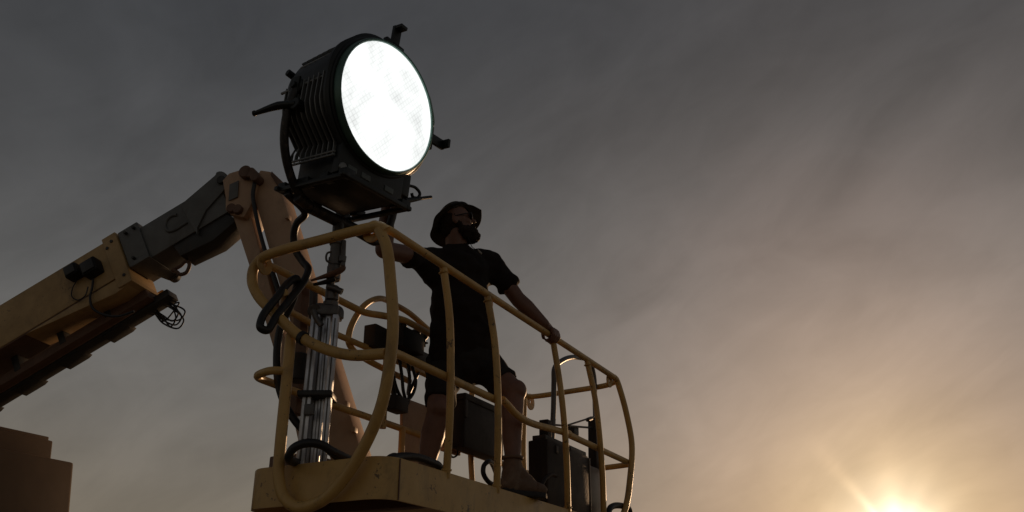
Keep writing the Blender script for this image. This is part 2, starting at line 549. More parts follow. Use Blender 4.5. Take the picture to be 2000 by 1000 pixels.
lbox('cross_beam', 1.3, 1.38, .02, .70, -.135, -.086, 'brown_steel', basket)
lbox('cross_beam', 2.3, 2.38, .02, .70, -.135, -.086, 'brown_steel', basket)
# weld seam of the folded corner plate on the long side
lbox('corner_seam', .086, .091, -.0035, .001, -.148, .02, 'brown_steel', basket, bev=0)

RT = .0190


def rail(name, pts, r=RT, sm=6, m='tan_paint', nseg=14):
    return tube(name, [W(*p) for p in pts], r, m, basket, nseg, sm=sm)


def railf(name, pts, r=RT, rad=.08, m='tan_paint'):
    return tube(name, fillet([W(*p) for p in pts], rad), r, m, basket, 14, sm=0)


# near long side: top rail, mid rails, bowed posts
railf('top_rail', [(-.13, .03, .995), (-.10, 0, 1.0), (2.60, 0, .995)], rad=.05)
railf('mid_rail', [(-.06, -.02, .445), (.02, -.005, .455), (.94, -.004, .455)], rad=.03)
# drop bar of the entry, ending in a flattened tang at each post
drop = [tuple(loc(nw(x, y, -.012))) for x, y in ((990, 789), (1004, 805), (1024, 820), (1045, 829), (1075, 837), (1112, 847))]
rail('drop_bar', [(drop[0][0] - .05, -.012, drop[0][2] + .012)] + drop)
railf('mid_rail', [(1.74, .0, .452), (2.84, .0, .452)])


def bow_post(name, top, mid, bot, wm=-.035, r=RT * .95):
    a, b, c = nw(*top, 0), nw(*mid, wm), nw(*bot, .012)
    q1 = nw((top[0] * .45 + mid[0] * .55) + (mid[0] - (top[0] + bot[0]) / 2) * .30, (top[1] + mid[1]) / 2, wm * .7)
    q2 = nw((bot[0] * .5 + mid[0] * .5) + (mid[0] - (top[0] + bot[0]) / 2) * .25, (bot[1] + mid[1]) / 2, wm * .7)
    c.z = O.z + .0
    a.z = O.z + .985
    po = tube(name, [a, q1, b, q2, c], r, 'tan_paint', basket, 14, sm=6)
    for P_, D_ in ((a - EZ * .012, q1 - a), (c + EZ * .024, q2 - c)):           # weld beads
        D_ = D_.normalized(); u_ = D_.orthogonal().normalized(); v_ = D_.cross(u_)
        P_ = P_ + D_ * .012
        bm = bmesh.new()
        sweep(bm, [P_ + (u_ * math.cos(t_) + v_ * math.sin(t_)) * (r + .001) + D_ * .002 * math.sin(5 * t_) for t_ in [2 * math.pi * k_ / 18 for k_ in range(18)]], .0055, 6, True)
        from_bm('weld_bead', bm, 'tan_paint', basket, smooth=True)
    return po


bow_post('post', (866, 525), (880, 690), (872, 920))
bow_post('post', (952, 588), (971, 735), (970, 950))
bow_post('post', (1080, 682), (1101, 815), (1109, 984))
bow_post('post', (1147, 712), (1170, 840), (1179, 1000))
# hooped post round the near corner, under the deck and up again
rail('end_hoop', [(-.128, .02, .985), (-.122, -.02, .90), (-.108, -.042, .74), (-.10, -.062, .53), (-.09, -.046, .355), (-.072, .0, .19),
                  (-.052, .105, .018), (-.05, .22, -.112), (-.05, .30, -.158), (-.05, .40, -.17), (-.05, .48, -.125), (-.05, .522, -.04), (-.05, .530, .06),
                  (-.052, .530, .35), (-.055, .529, .60)], r=.0250, sm=5)
# looped end rail: top bar bends round and slopes back to the mid rail
rail('end_loop', [(-.118, -.01, .975), (-.125, .018, 1.0), (-.128, .07, 1.006), (-.125, .35, 1.004), (-.122, .60, 1.0), (-.122, .69, .985), (-.122, .735, .945), (-.118, .742, .88),
                  (-.112, .70, .80), (-.098, .61, .71), (-.075, .47, .585), (-.058, .33, .505), (-.052, .18, .455), (-.05, .0, .437)], r=.0245, sm=5)
# far long side
far1 = tuple(loc(nw(712, 616, .74)))
jog = tuple(loc(nw(752, 617, .62)))
jog2 = tuple(loc(nw(790, 625, .60)))
jog3 = tuple(loc(nw(830, 650, .60)))
railf('top_rail', [(-.12, .725, .96), (-.02, .745, .998), (far1[0], .74, .998), jog, jog2, (1.55, .60, .985), (1.75, .74, .99), (2.78, .74, .99)], rad=.05)
rail('rail_brace', [(-.09, .56, .80), tuple(loc(nw(560, 605, .74))), tuple(loc(nw(740, 689, .74))), tuple(loc(nw(838, 735, .74)))], r=.0165, sm=3)
rail('mid_rail', [(-.05, .535, .430), (-.075, .553, .430), (-.092, .58, .430), (-.088, .625, .431), (-.04, .715, .434), (.10, .745, .438), (1.45, .745, .44), (2.8, .745, .44)], sm=5, r=.0185)
# guard hoop round the control console
ga = [(838, 645), (800, 612), (775, 597), (757, 587), (741, 583), (722, 589), (705, 604), (690, 628), (682, 650), (681, 668), (690, 684), (712, 700), (745, 718), (800, 745)]
tube('guard_hoop', [nw(x, y, .80 if i < 4 else .78) for i, (x, y) in enumerate(ga)], .0175, 'tan_paint', basket, 12, sm=5)
for x0, y0, y1 in ((755, 700, 832), (786, 835, 905)):
    a = nw(x0, y0, .735); b = V(a); b.z = O.z + (.40 if y1 < 840 else 0)
    tube('post', [a, b], .019, 'tan_paint', basket, 12, sm=0)
for l_ in (1.95, 2.7):
    tube('post', [W(l_, .735, .99), W(l_, .745, .5), W(l_, .70, 0)], .018, 'tan_paint', basket, 12)
# right end
railf('end_rail', [(2.66, .01, .985), (2.76, .12, .992), (2.80, .66, .992), (2.76, .745, .985)], rad=.08)
rail('end_rail', [(2.845, .0, .45), (2.88, .2, .45), (2.87, .6, .445), (2.80, .745, .44)])
rail('end_hoop', [(2.59, .0, .995), (2.64, .0, .985), tuple(loc(nw(1213, 768, -.015))), tuple(loc(nw(1224, 810, -.03))), tuple(loc(nw(1234, 868, -.04))), tuple(loc(nw(1231, 930, -.03))), tuple(loc(nw(1219, 1000, 0))), (2.56, .1, -.10), (2.5, .25, -.17), (2.5, .5, -.17), (2.6, .66, -.05), (2.74, .72, .2), (2.8, .745, .44)], r=.0205)
rail('end_rail', [(1.72, .68, .13), (2.0, .715, .13), (2.5, .72, .13), (2.72, .6, .13), (2.76, .3, .13)], r=.018)


# gusset plates with a hole at the rail corners
def gusset(c, axa, axb, r=.05, hole=.013, th=.008):
    bm = bmesh.new()
    n = 20; nv = axa.cross(axb).normalized()
    for s in (-th / 2, th / 2):
        pass
    rings = []
    for rr, off in ((hole, -th / 2), (r, -th / 2), (r, th / 2), (hole, th / 2)):
        rings.append([bm.verts.new(c + axa * (rr * math.cos(2 * math.pi * k / n)) + axb * (rr * math.sin(2 * math.pi * k / n)) + nv * off) for k in range(n)])
    for i in range(4):
        A, B = rings[i], rings[(i + 1) % 4]
        for k in range(n): bm.faces.new((A[k], A[(k + 1) % n], B[(k + 1) % n], B[k]))
    return from_bm('gusset_plate', bm, 'tan_paint', basket, auto=35)


gusset(nl(728, 452, -.10), EW, EZ, .052)
gusset(nw(1190, 744, .02), EL, EZ, .045)
gusset(nw(1036, 785, .74), EL, EZ, .06)
gusset(nl(517, 517, -.10), EL, EZ, .05)
# tape band on the sloping loop, pad on the hoop
tube('tape_band', [W(-.0725, .455, .573), W(-.0705, .435, .561)], .031, 'rubber', basket, 14, sm=0)

# control console hung on the far rail
bm = bmesh.new()
cc = nw(792, 668, .66)
lc = loc(cc)
add_box(bm, W(lc.x, .66, lc.z), EL, EW, EZ, .22, .12, .12, .012)
console = from_bm('control_console', bm, 'black_plastic', basket, auto=40)
lx = loc(nw(745, 668, .74))
lbox('console_box', lx.x - .13, lx.x + .10, .69, .77, lx.z - .065, lx.z + .065, 'case_grey', basket, bev=.008)
for x, y, w in ((785, 637, .63), (812, 650, .66), (828, 655, .68)):
    k = nw(x, y, w); lk = loc(k)
    bm = bmesh.new()
    lathe_bm(bm, [(-.07, .0), (-.07, .013), (-.03, .011), (-.018, .024), (.0, .029), (.016, .022), (.024, 0)], k, EZ, EL, 14)
    from_bm('joystick', bm, 'rubber', basket, smooth=True)
    cyl('joystick_boot', W(lk.x, lk.y, lc.z + .06), k - EZ * .05, .028, 'rubber', basket, r2=.014)
# console looms hanging below
for i, (pts) in enumerate([
        ((772, 700), (768, 725), (775, 760), (790, 782), (806, 770), (812, 745), (805, 715)),
        ((780, 700), (785, 735), (788, 765), (796, 788), (800, 745), (797, 705)),
        ((768, 695), (764, 730), (770, 775), (772, 800)),
        ((790, 700), (800, 735), (797, 770), (806, 752), (820, 720), (826, 700))]):
    tube('hose', [nw(x, y, .69 + .015 * i) for x, y in pts], .010 if i != 2 else .016, 'rubber', basket, 8, sm=6)
a = nw(812, 690, .68)
box('hose_manifold', a - EZ * .02, EL, EW, EZ, .16, .09, .06, 'dark_steel', basket)
# switch box and document panel below the console
a = nw(774, 790, .70)
box('switch_box', a, EL, EW, EZ, .13, .08, .085, 'case_grey', basket, .01)
pp = [nw(x, y, .745) for x, y in ((786, 775), (835, 793), (838, 800), (838, 925), (787, 915))]
prism('document_panel', pp, EW * .02, 'jib_tan', basket, .004)
pp = [nw(x, y, .75) for x, y in ((868, 800), (884, 790), (897, 792), (900, 810), (900, 890), (868, 880))]
prism('side_panel', pp, EW * .03, 'jib_tan', basket, .004)
tube('side_panel_handle', [nw(x, y, .735) for x, y in ((870, 830), (874, 790), (888, 782), (898, 800), (899, 850))], .011, 'tan_paint', basket, 8)
tube('hook', [nw(x, y, .74) for x, y in ((878, 886), (884, 893), (893, 888), (894, 880))], .006, 'dark_steel', basket, 8)
tube('rail_stop', [nw(x, y, .02) for x, y in ((1186, 1010), (1192, 992), (1215, 988), (1229, 996), (1232, 1012))], .02, 'rubber', basket, 10)

# ---- jib: two parallel links from the knuckle down to the basket's rotator
def q(x, y, off=0.0): return nb(x, y, off)


jib = prism('jib', [q(498, 352), (q(508, 332)), q(528, 335), q(545, 352), q(549, 374), q(700, 868), q(712, 905), q(650, 915), q(523, 479), q(497, 388)], BN * .17, 'jib_tan', lift, .008)
prism('lower_link', [q(456, 425, .02), q(480, 400, .02), q(491, 428, .02), q(594, 800, .02), q(618, 900, .02), q(592, 905, .02), q(566, 790, .02), q(486, 517, .02)], BN * .11, 'jib_tan', jib, .006)
# knuckle casting, pins, sight plate
prism('knuckle', [q(434, 352, -.03), q(447, 338, -.03), q(470, 331, -.03), q(497, 331, -.03), q(503, 352, -.03), q(490, 400, -.03), q(476, 424, -.03), q(452, 420, -.03), q(440, 410, -.03), q(440, 385, -.03)], BN * .24, 'jib_tan', jib, .01)
for x, y, r in ((477, 334, .042), (488, 336, .034), (496, 344, .03)):
    a = q(x, y, -.075); cyl('pivot_pin', a, a + BN * .3, r, 'brown_steel', jib, 18)
for x, y, r in ((450, 405, .03), (462, 407, .03)):
    a = q(x, y, -.06); cyl('pivot_pin', a, a + BN * .2, r, 'brown_steel', jib, 18)
prism('sight_plate', [q(449, 361, -.034), q(467, 353, -.034), q(465, 385, -.034), q(447, 393, -.034)], -BN * .006, 'grey_steel', jib, .002)
prism('end_plate', [q(530, 334, -.012), q(549, 352, -.012), q(546, 372, -.012), q(541, 362, -.012), q(528, 341, -.012)], BN * .2, 'brown_steel', jib, .004)
for x, y in ((563, 425), (677, 790), (692, 840), (643, 692)):
    a = q(x, y, -.004); box('bolt_lug', a, BD, BN, EZ, .022, .05, .03, 'jib_tan', jib, .006)
# hydraulic cylinder beside the links and the rotator behind the light stand
cyl('cylinder_barrel', q(470, 420, .07), q(415, 445, .07), .022, 'alu', jib)
cyl('cylinder_rod', q(560, 690, -.14), q(604, 880, -.14), .018, 'alu', jib)
a0 = W(.52, .86, .86); a1 = W(.52, .86, .10)
prism('rotator_plate', [nw(590, 560, .80), nw(606, 552, .80), nw(600, 700, .80), nw(598, 812, .80), nw(578, 806, .80), nw(584, 700, .80)], EW * .05, 'brown_steel', jib, .006)
prism('rotator_plate', [nw(613, 560, .86), nw(622, 560, .86), nw(616, 800, .86), nw(606, 800, .86)], EW * .06, 'dark_steel', jib, .006)
cyl('rotator', nw(592, 722, .83), nw(588, 782, .83), .06, 'brown_steel', jib, 20)
lbox('mount_bracket', .35, .95, .722, .95, -.02, .16, 'brown_steel', jib, bev=.01)

# ---- boom: outer section, wear-pad collar, fly section
tA, tB = q(0, 595), q(226, 459)
BA = (tB - tA).normalized()                       # boom axis, uphill
BU = BN.cross(BA).normalized()
if BU.z < 0: BU = -BU
hO = abs((q(198, 560) - tB).dot(BU))              # height of the outer section's side
WO = .27


def bpt(s, u, o=0.0): return tB + BA * s + BU * u + BN * o


LB = (tB - TURN).length
boom = box('boom', bpt(-2.6, -hO / 2, WO / 2), BA, BN, BU, 5.2, WO, hO, 'boom_tan', lift, .012)
box('shade_dirt_strip', bpt(-2.66, -hO - .004, WO / 2), BA, BN, BU, 5.0, WO - .012, .008, 'brown_steel', boom, .002)  # added sheet: underside's shade and brown-red dirt put into its colour
# tapered belly plate under the outer section and its end flange
prism('belly_plate', [bpt(-.05, -hO - .010), bpt(-.03, -hO - .085), bpt(-.12, -hO - .10), bpt(-.75, -hO - .010)], BN * (WO * .85), 'boom_tan', boom, .006)
box('end_flange', bpt(-.045, -hO / 2 - .03, WO / 2), BA, BN, BU, .10, WO + .02, hO + .10, 'boom_tan', boom, .008)
prism('flange_lip', [bpt(-.09, -hO - .05, -.012), bpt(.005, -hO - .05, -.012), bpt(.005, -hO - .05, WO + .12), bpt(-.055, -hO - .05, WO + .12)], -BU * .035, 'boom_tan', boom, .005)
box('flange_lug', bpt(-.02, -hO - .055, WO + .10), BA, BN, BU, .07, .05, .11, 'boom_tan', boom, .012)
for s, u in ((-.035, -.035), (-.075, -.065), (-.03, -hO - .02)):
    cyl('bolt', bpt(s, u, -.016), bpt(s, u, .02), .011, 'dark_steel', boom, 8)
# wear-pad collar
c0, c1 = .012, .155
box('wear_collar', bpt((c0 + c1) / 2, -hO / 2 + .012, WO / 2 - .004), BA, BN, BU, c1 - c0, WO - .01, hO * .97, 'grey_steel', boom, .008)
prism('collar_lip', [bpt(c0 + .02, -hO + .03, -.014), bpt(c1 + .004, -hO + .03, -.014), bpt(c1 + .004, -hO + .03, WO + .04), bpt(c0 + .08, -hO + .03, WO + .04)], -BU * .03, 'grey_steel', boom, .005)
cyl('collar_lug', bpt(c1 - .02, -hO + .01, WO + .02), bpt(c1 - .02, -hO + .01, WO + .06), .04, 'grey_steel', boom, 20)
for s, u in ((c0 + .055, -.035), (c0 + .115, -.030), (c0 + .05, -hO + .055)):
    cyl('bolt', bpt(s, u, -.022), bpt(s, u, .02), .010, 'dark_steel', boom, 8)
# fly section with its raised C-shaped stiffener and the fork that holds the knuckle
hF = hO * .86
fly = box('fly_section', bpt(.42, -.035 - hF / 2, WO / 2), BA, BN, BU, .62, WO * .88, hF, 'grey_steel', boom, .012)
cs = bpt(.36, -.02 - hF / 2, WO / 2 - WO * .44 - .001)
pts = [cs + BA * (x * .06) + BU * (y * .06) for x, y in ((.75, .70), (.2, .95), (-.5, .75), (-.85, .1), (-.7, -.55), (-.1, -.85), (.8, -.85), (1.5, -.85))]
tube('stiffener', pts, .011, 'grey_steel', boom, 8, sm=5)
cyl('pad_boss', bpt(.185, -.10, .02), bpt(.185, -.10, .06), .03, 'dark_steel', boom, 14)
fork = [q(352, 400, .0), q(420, 342, .0)] + [q(430 + 15 * math.cos(math.radians(t)), 349 + 15 * -math.sin(math.radians(t)), 0) for t in range(120, -60, -20)] + [q(436, 372), q(402, 410, 0), q(385, 444), q(385, 458)]
prism('fork_plate', fork, BN * .03, 'grey_steel', boom, .005)
prism('fork_plate', [p + BN * .20 for p in fork], BN * .03, 'dark_steel', boom, .005)
a = q(430, 350, -.02); cyl('fork_pin', a, a + BN * .3, .028, 'dark_steel', boom, 16)
prism('fork_floor', [q(330, 470, .03), q(385, 450, .03), q(440, 415, .03), q(462, 430, .03), q(415, 470, .03), q(352, 500, .03)], BN * .17, 'dark_steel', boom, .006)
cyl('tilt_cylinder', q(400, 446, .12), q(470, 424, .12), .020, 'alu', boom, 14)
cyl('tilt_cylinder', q(395, 460, .06), q(465, 432, .06), .013, 'grey_steel', boom, 14)
# pulley guard under the fly section
tube('cable_guide', [q(x, y, .10) for x, y in ((338, 528), (352, 520), (364, 510), (370, 516), (364, 532), (352, 536), (344, 530))], .012, 'brown_steel', boom, 8, closed=True)
# cable carrier tray slung under the boom: long beam on short hangers
ty = -hO - .085
box('cable_tray', bpt(-2.45, ty - .03, WO * .72), BA, BN, BU, 4.9, WO * .42, .062, 'brown_steel', boom, .006)
box('tray_beam', bpt(-2.35, ty - .055, WO * .98), BA, BN, BU, 4.9, .11, .05, 'dark_steel', boom, .006)
for i in range(9):
    s = -.28 - i * .33
    box('tray_hanger', bpt(s, ty + .03, WO * .72), BA, BN, BU, .045, WO * .44, .12, 'dark_steel', boom, .004)
    prism('tray_bracket', [bpt(s - .13, ty - .076, WO * .80), bpt(s + .05, ty - .076, WO * .80), bpt(s + .02, ty - .086, WO * .80), bpt(s - .12, ty - .086, WO * .80)], BN * .13, 'dark_steel', boom, .003)
# twin junction boxes on the boom's side
for x, y, sc in ((145, 532, .088), (180, 524, .105)):
    a = q(x, y, -.035)
    box('junction_box', a, BA, BN, BU, sc, .09, sc * .92, 'black_plastic', boom, .012)
    box('junction_box_lid', a - BN * .048, BA, BN, BU, sc * .8, .012, sc * .72, 'rubber', boom, .004)
tube('wire', [q(x, y, -.02) for x, y in ((150, 548), (142, 562), (140, 578), (152, 586), (166, 578), (172, 560))], .004, 'rubber', boom, 6)
tube('wire', [q(x, y, -.02) for x, y in ((182, 545), (180, 562), (176, 580), (180, 600), (196, 612), (230, 618), (262, 608))], .008, 'rubber', boom, 6)
# loose loops of wire hanging from the end flange
rnd = random.Random(3)
for i in range(6):
    ex, ey = 347 + rnd.uniform(-10, 12), 606 + rnd.uniform(-14, 24)
    pts = [(258 + rnd.uniform(-4, 10), 596), (275, 606 + rnd.uniform(-8, 4)), (300 + rnd.uniform(-5, 5), 584 + rnd.uniform(-6, 4)), (328, 588 + i * 2), (ex + 6, ey - 2), (ex - 4, ey + 14), (318, 616 + i * 3), (296, 602 + i), (270, 604)]
    tube('wire', [q(x, y, WO + .02 + .012 * i) for x, y in pts], .0055, 'rubber', boom, 6, sm=6)
for i in range(4):
    pts = [(262 + 7 * i, 588), (258 + 7 * i, 598), (264 + 8 * i, 608), (272 + 8 * i, 598), (270 + 8 * i, 586)]
    tube('wire', [q(x, y, WO + .0 + .01 * i) for x, y in pts], .005, 'rubber', boom, 6)
# hydraulic hoses running from the knuckle down the jib
tube('hose', [q(x, y, -.035) for x, y in ((488, 338), (497, 352), (494, 380), (500, 420), (512, 470), (540, 560), (580, 690), (610, 800))], .013, 'rubber', jib, 8)
tube('hose', [q(x, y, .10) for x, y in ((505, 470), (530, 530), (548, 590), (556, 650), (562, 720))], .02, 'rubber', jib, 8)

# turntable and chassis beyond the frame's left edge
tz = bpt(-5.05, -hO / 2, WO / 2)
box('turntable', V((tz.x, tz.y, (tz.z + .9) / 2)), BD, BN, EZ, 1.5, 1.2, tz.z - .62, 'boom_tan', lift, .05)
box('chassis', V((tz.x, tz.y, .62)), BD, BN, EZ, 3.2, 1.7, .42, 'boom_tan', lift, .05)
for sx in (-1.15, 1.15):
    for sy in (-.95, .95):
        c = V((tz.x, tz.y, .45)) + BD * sx + BN * sy
        wl = cyl('wheel', c - BN * .15, c + BN * .15, .45, 'rubber', lift, 28)
        cyl('rim', c - BN * .16, c + BN * .16, .24, 'grey_steel', wl, 20)

# ------------------------------------------------------------------ brown machine housing at the lower left
hp = EYEP + ray(120, 900) * (6.4 / ray(120, 900).y)
def nhs(x, y, o=0): return on_plane(x, y, hp + EW * o, EW)
base = nhs(60, 1000); base.z = 0
hs = root('machine_housing', 'brown boxy steel machine housing with a stepped top, cut off below the boom', 'housing', V((base.x, base.y, 0)))
r0, r1 = nhs(145, 903), nhs(137, 1000)
dirdown = (r1 - r0) / (r1.z - r0.z)
low = r0 + dirdown * (0.0 - r0.z)
lft = EL * -2.6
poly = [r0, low, low + lft, r0 + lft]
prism('body', poly, EW * 1.8, 'housing_brown', hs, .02)
u0, u1 = nhs(104, 861, .03), nhs(103, 897, .03)
l1_ = (r0 - u1).dot(EL)
prism('upper_cover', [V(u0), u1 - EZ * .12, u1 - EZ * .12 - EL * 2.3, u0 - EL * 2.3], EW * 1.7, 'housing_brown', hs, .012)
t0 = nhs(96, 857, .045)
prism('top_lid', [t0 - EZ * .05, t0 + EZ * .014, t0 + EZ * .014 - EL * 2.2, t0 - EZ * .05 - EL * 2.2], EW * 1.6, 'housing_brown', hs, .01)
tube('cover_lip', [nhs(0, 884, .02), nhs(100, 901, .02) - EZ * .03], .012, 'housing_brown', hs, 8, sm=0)
# ------------------------------------------------------------------ light stand (folded crank-up tripod strapped in the basket)
SB = nl(612, 902, .12); sl = loc(SB)
SL, SW = .12, (loc(nl(612, 902, .12)).y + loc(nl(657, 465, .12)).y) / 2
st = root('light_stand', 'folded silver crank-up light stand standing in the basket under the searchlight', 'light stand', W(SL, SW, 0))
h_top = loc(nl(657, 462, SL)).z


def sp(h, dl=0.0, dw=0.0): return W(SL + dl, SW + dw, h)


def hz(y): return loc(nl(640, y, SL)).z


XV = (Rt - EZ * 0).normalized()     # across, as the photographer sees it
DV = V((0, 1, 0))


def spx(x, y, dd=0.0):
    """point at the stand's own distance (vertical plane facing the photographer through the stand)"""
    return on_plane(x, y, W(SL, SW, 0) + DV * dd, DV)


cyl('riser', sp(hz(640)), sp(hz(505)), .020, 'cast_grey', st, 16)
cyl('top_sleeve', spx(655, 520), spx(658, 474), .030, 'cast_grey', st, 18)
cyl('top_collar', spx(657.5, 480), spx(659, 466), .036, 'cast_grey', st, 18)
cyl('spigot', spx(658, 474), spx(661, 440), .022, 'worn_black', st, 16)
cyl('lock_rod', spx(670, 520, -.02), spx(672, 470, -.02), .011, 'cast_grey', st, 10)
cyl('lock_collar', spx(668, 512, -.02), spx(670, 500, -.02), .018, 'cast_grey', st, 10)
tube('sleeve_handle', [spx(x, y, -.02) for x, y in ((650, 492), (640, 494), (637, 502), (639, 510), (648, 513))], .0055, 'cast_grey', st, 8)
cyl('collar', spx(651, 548), spx(653, 520), .034, 'cast_grey', st, 18)
cyl('collar', spx(648, 588), spx(650, 560), .033, 'cast_grey', st, 18)
cyl('collar', spx(645.5, 600), spx(646.5, 590), .037, 'cast_grey', st, 18)
# wing clamps
tube('wing_clamp', [spx(x, y, -.05) for x, y in ((607, 548), (630, 541), (655, 533), (670, 524), (672, 520))], [.006, .012, .020, .017, .012], 'brown_steel', st, 10, flat=(EZ, .8))
tube('wing_clamp', [spx(x, y, -.04) for x, y in ((612, 556), (635, 551), (655, 545))], [.008, .014, .016], 'black_plastic', st, 10, flat=(EZ, .8))
tube('wing_clamp', [spx(x, y, -.04) for x, y in ((640, 560), (652, 563), (668, 570))], [.014, .014, .016], 'cast_grey', st, 10)
# head casting where the legs gather
tube('leg_head', [spx(x, y) for x, y in ((608, 612), (622, 600), (642, 602), (662, 606), (663, 622))], .02, 'cast_grey', st, 10)
box('head_plate', spx(640, 612), XV, DV, EZ, .12, .12, .05, 'cast_grey', st, .01)
cyl('brake_drum', spx(615, 608, -.06), spx(615, 608, .04), .035, 'cast_grey', st, 16)
tube('crank_handle', [spx(x, y, -.08) for x, y in ((612, 606), (618, 622), (628, 636))], .014, 'cast_grey', st, 8)
# square legs folded together
for x0, x1, dd, wd, m in ((618, 590, -.06, .040, 'alu'), (632, 608, .0, .030, 'alu'), (643, 621, -.02, .026, 'alu'), (657, 633, -.05, .027, 'alu'), (650, 628, .06, .024, 'alu')):
    a, b = spx(x0, 616, dd), spx(x1, 880, dd)
    b = a + (b - a) * ((O.z + .02 - a.z) / (b.z - a.z))
    t = (a - b).normalized(); u = (XV - t * XV.dot(t)).normalized(); v = t.cross(u)
    leg = box('leg', (a + b) / 2, u, v, t, wd, .04, (a - b).length, m, st, .006)
    box('leg_groove', (a + b) / 2 - DV * .021, u, v, t, wd * .22, .004, (a - b).length * .94, 'cast_grey', leg, .001)
a = spx(620, 775, -.03); box('leg_strap', a, XV, DV, EZ, .155, .15, .026, 'rubber', st, .006)
a = spx(604, 800, -.09); box('leg_catch', a, XV, DV, EZ, .045, .02, .05, 'cast_grey', st, .005)
a = spx(580, 745, .06); cyl('winch_drum', a, a + EZ * .13, .05, 'dark_steel', st, 16)

# ------------------------------------------------------------------ searchlight
LAMP_D = 4.45
rc = ray(757, 208); LC = EYEP + rc * LAMP_D               # centre of the front glass
tc_ = -rc.normalized()
hr = (Rt - tc_ * Rt.dot(tc_)).normalized(); hu = tc_.cross(hr); hu = hu if hu.z > 0 else -hu
NF = (hr * .961 + hu * .277) * .769 + tc_ * .639
NF.normalize()                                             # where the lamp looks
PX_ = V((-NF.y, NF.x, 0)).normalized()
PX_ = PX_ if PX_.dot(V((0, -1, 0))) > 0 else -PX_          # pivot axis, towards the camera's side
NU = NF.cross(PX_); NU = NU if NU.z > 0 else -NU
RG = 128.5 / FPX * LAMP_D                                   # glass radius


def lp(x, y, z): return LC + NF * x + PX_ * y + NU * z


YB = lp(-.27, 0, -.62)
lamp = root('searchlight', 'large black film searchlight, lit white, tilted in a yoke above the basket', 'searchlight', V(YB))


def lathe(name, prof, m, parent, ax=NF, A=None, nseg=56, smooth=False):
    bm = bmesh.new(); lathe_bm(bm, prof, A or LC, ax, NU, nseg)
    return from_bm(name, bm, m, parent, auto=30)


# housing: octagonal drum with rounded corners, a little narrower at the back
def oct_ring(x, r, rc_, n=6):
    pts = []
    for k in range(8):
        a0 = math.radians(22.5 + 45 * k)
        c = r / math.cos(math.radians(22.5))
        cx, cy = (c - rc_ / math.cos(math.radians(22.5))) * math.cos(a0), (c - rc_ / math.cos(math.radians(22.5))) * math.sin(a0)
        for j in range(n + 1):
            a = a0 + math.radians(-22.5 + 45 * j / n)
            pts.append(lp(x, cx + rc_ * math.cos(a), cy + rc_ * math.sin(a)))
    return pts


bm = bmesh.new()
secs = [(-.440, .16, .15), (-.435, .235, .20), (-.422, .268, .20), (-.395, .294, .20), (-.34, .315, .20), (-.062, .343, .22), (-.058, .360, .26), (-.045, .361, .26), (-.038, .352, .26), (-.036, .343, .30)]
rings = [[bm.verts.new(p) for p in oct_ring(*s)] for s in secs]
for A, B in zip(rings, rings[1:]):
    n = len(A)
    for k in range(n): bm.faces.new((A[k], A[(k + 1) % n], B[(k + 1) % n], B[k]))
bm.faces.new(rings[0]); bm.faces.new(rings[-1])
housing = from_bm('housing', bm, 'lamp_black', lamp, auto=28)
lathe('bezel', [(-.04, RG + .014), (.0, RG + .016), (.012, RG + .012), (.016, RG + .006), (.012, RG + .001), (.0, RG - .002), (-.04, RG - .002)], 'bezel_lit_green', lamp)
lathe('bezel_flange', [(-.05, RG + .028), (-.03, RG + .03), (-.024, RG + .024), (-.024, RG + .012)], 'lamp_black', lamp)
# front glass, slightly domed, in its own frame so its pattern stays with it
bm = bmesh.new()
lathe_bm(bm, [(.004, RG), (.010, RG * .93), (.017, RG * .75), (.023, RG * .5), (.026, RG * .25), (.027, 0)], V((0, 0, 0)), V((1, 0, 0)), V((0, 0, 1)), 56)
me = bpy.data.meshes.new('front_glass'); bmesh.ops.recalc_face_normals(bm, faces=bm.faces); bm.to_mesh(me); bm.free()
glass = link('front_glass', me, 'lamp_glass', lamp)
M = Matrix((NF, PX_, NF.cross(PX_))).transposed().to_4x4(); M.translation = LC - origin(lamp)
glass.matrix_local = M


# cooling fins: thin arcs standing proud of the drum
def oct_r(x):
    for (x0, r0, _), (x1, r1, _) in zip(secs, secs[1:]):
        if x0 <= x <= x1: return r0 + (r1 - r0) * (x - x0) / (x1 - x0)
    return .33


def fin(x, a0, a1, hgt=.016, th=.006, n=16):
    bm = bmesh.new()
    r = oct_r(x)
    prof = []
    for k in range(n + 1):
        a = math.radians(a0 + (a1 - a0) * k / n)
        ph = (math.degrees(a) + 22.5) % 45 - 22.5
        rr = min(r / math.cos(math.radians(ph)), r * 1.045)
        prof.append((a, rr))
    if a0 < -40:                       # the side fins run straight down over the lower box
        for z_ in (-.285, -.305, -.325):
            prof.insert(0, (math.atan2(z_, .218), math.hypot(z_, .218)))
        n = len(prof) - 1
    rows = []
    for dx, add in ((-th / 2, -.012), (-th / 2, hgt), (th / 2, hgt), (th / 2, -.012)):
        rows.append([bm.verts.new(lp(x + dx, math.cos(a) * (rr + add), math.sin(a) * (rr + add))) for a, rr in prof])
    for i in range(4):
        A, B = rows[i], rows[(i + 1) % 4]
        for k in range(n): bm.faces.new((A[k], A[k + 1], B[k + 1], B[k]))
    for k in (0, n): bm.faces.new([rows[i][k] for i in range(4)])
    return from_bm('cooling_fin', bm, 'fin_black', housing, auto=40)


for i in range(9):
    fin(-.365 + i * .0365, -50, 4, hgt=.018)
for i in range(6):
    fin(-.31 + i * .038, 27, 60, hgt=.009)
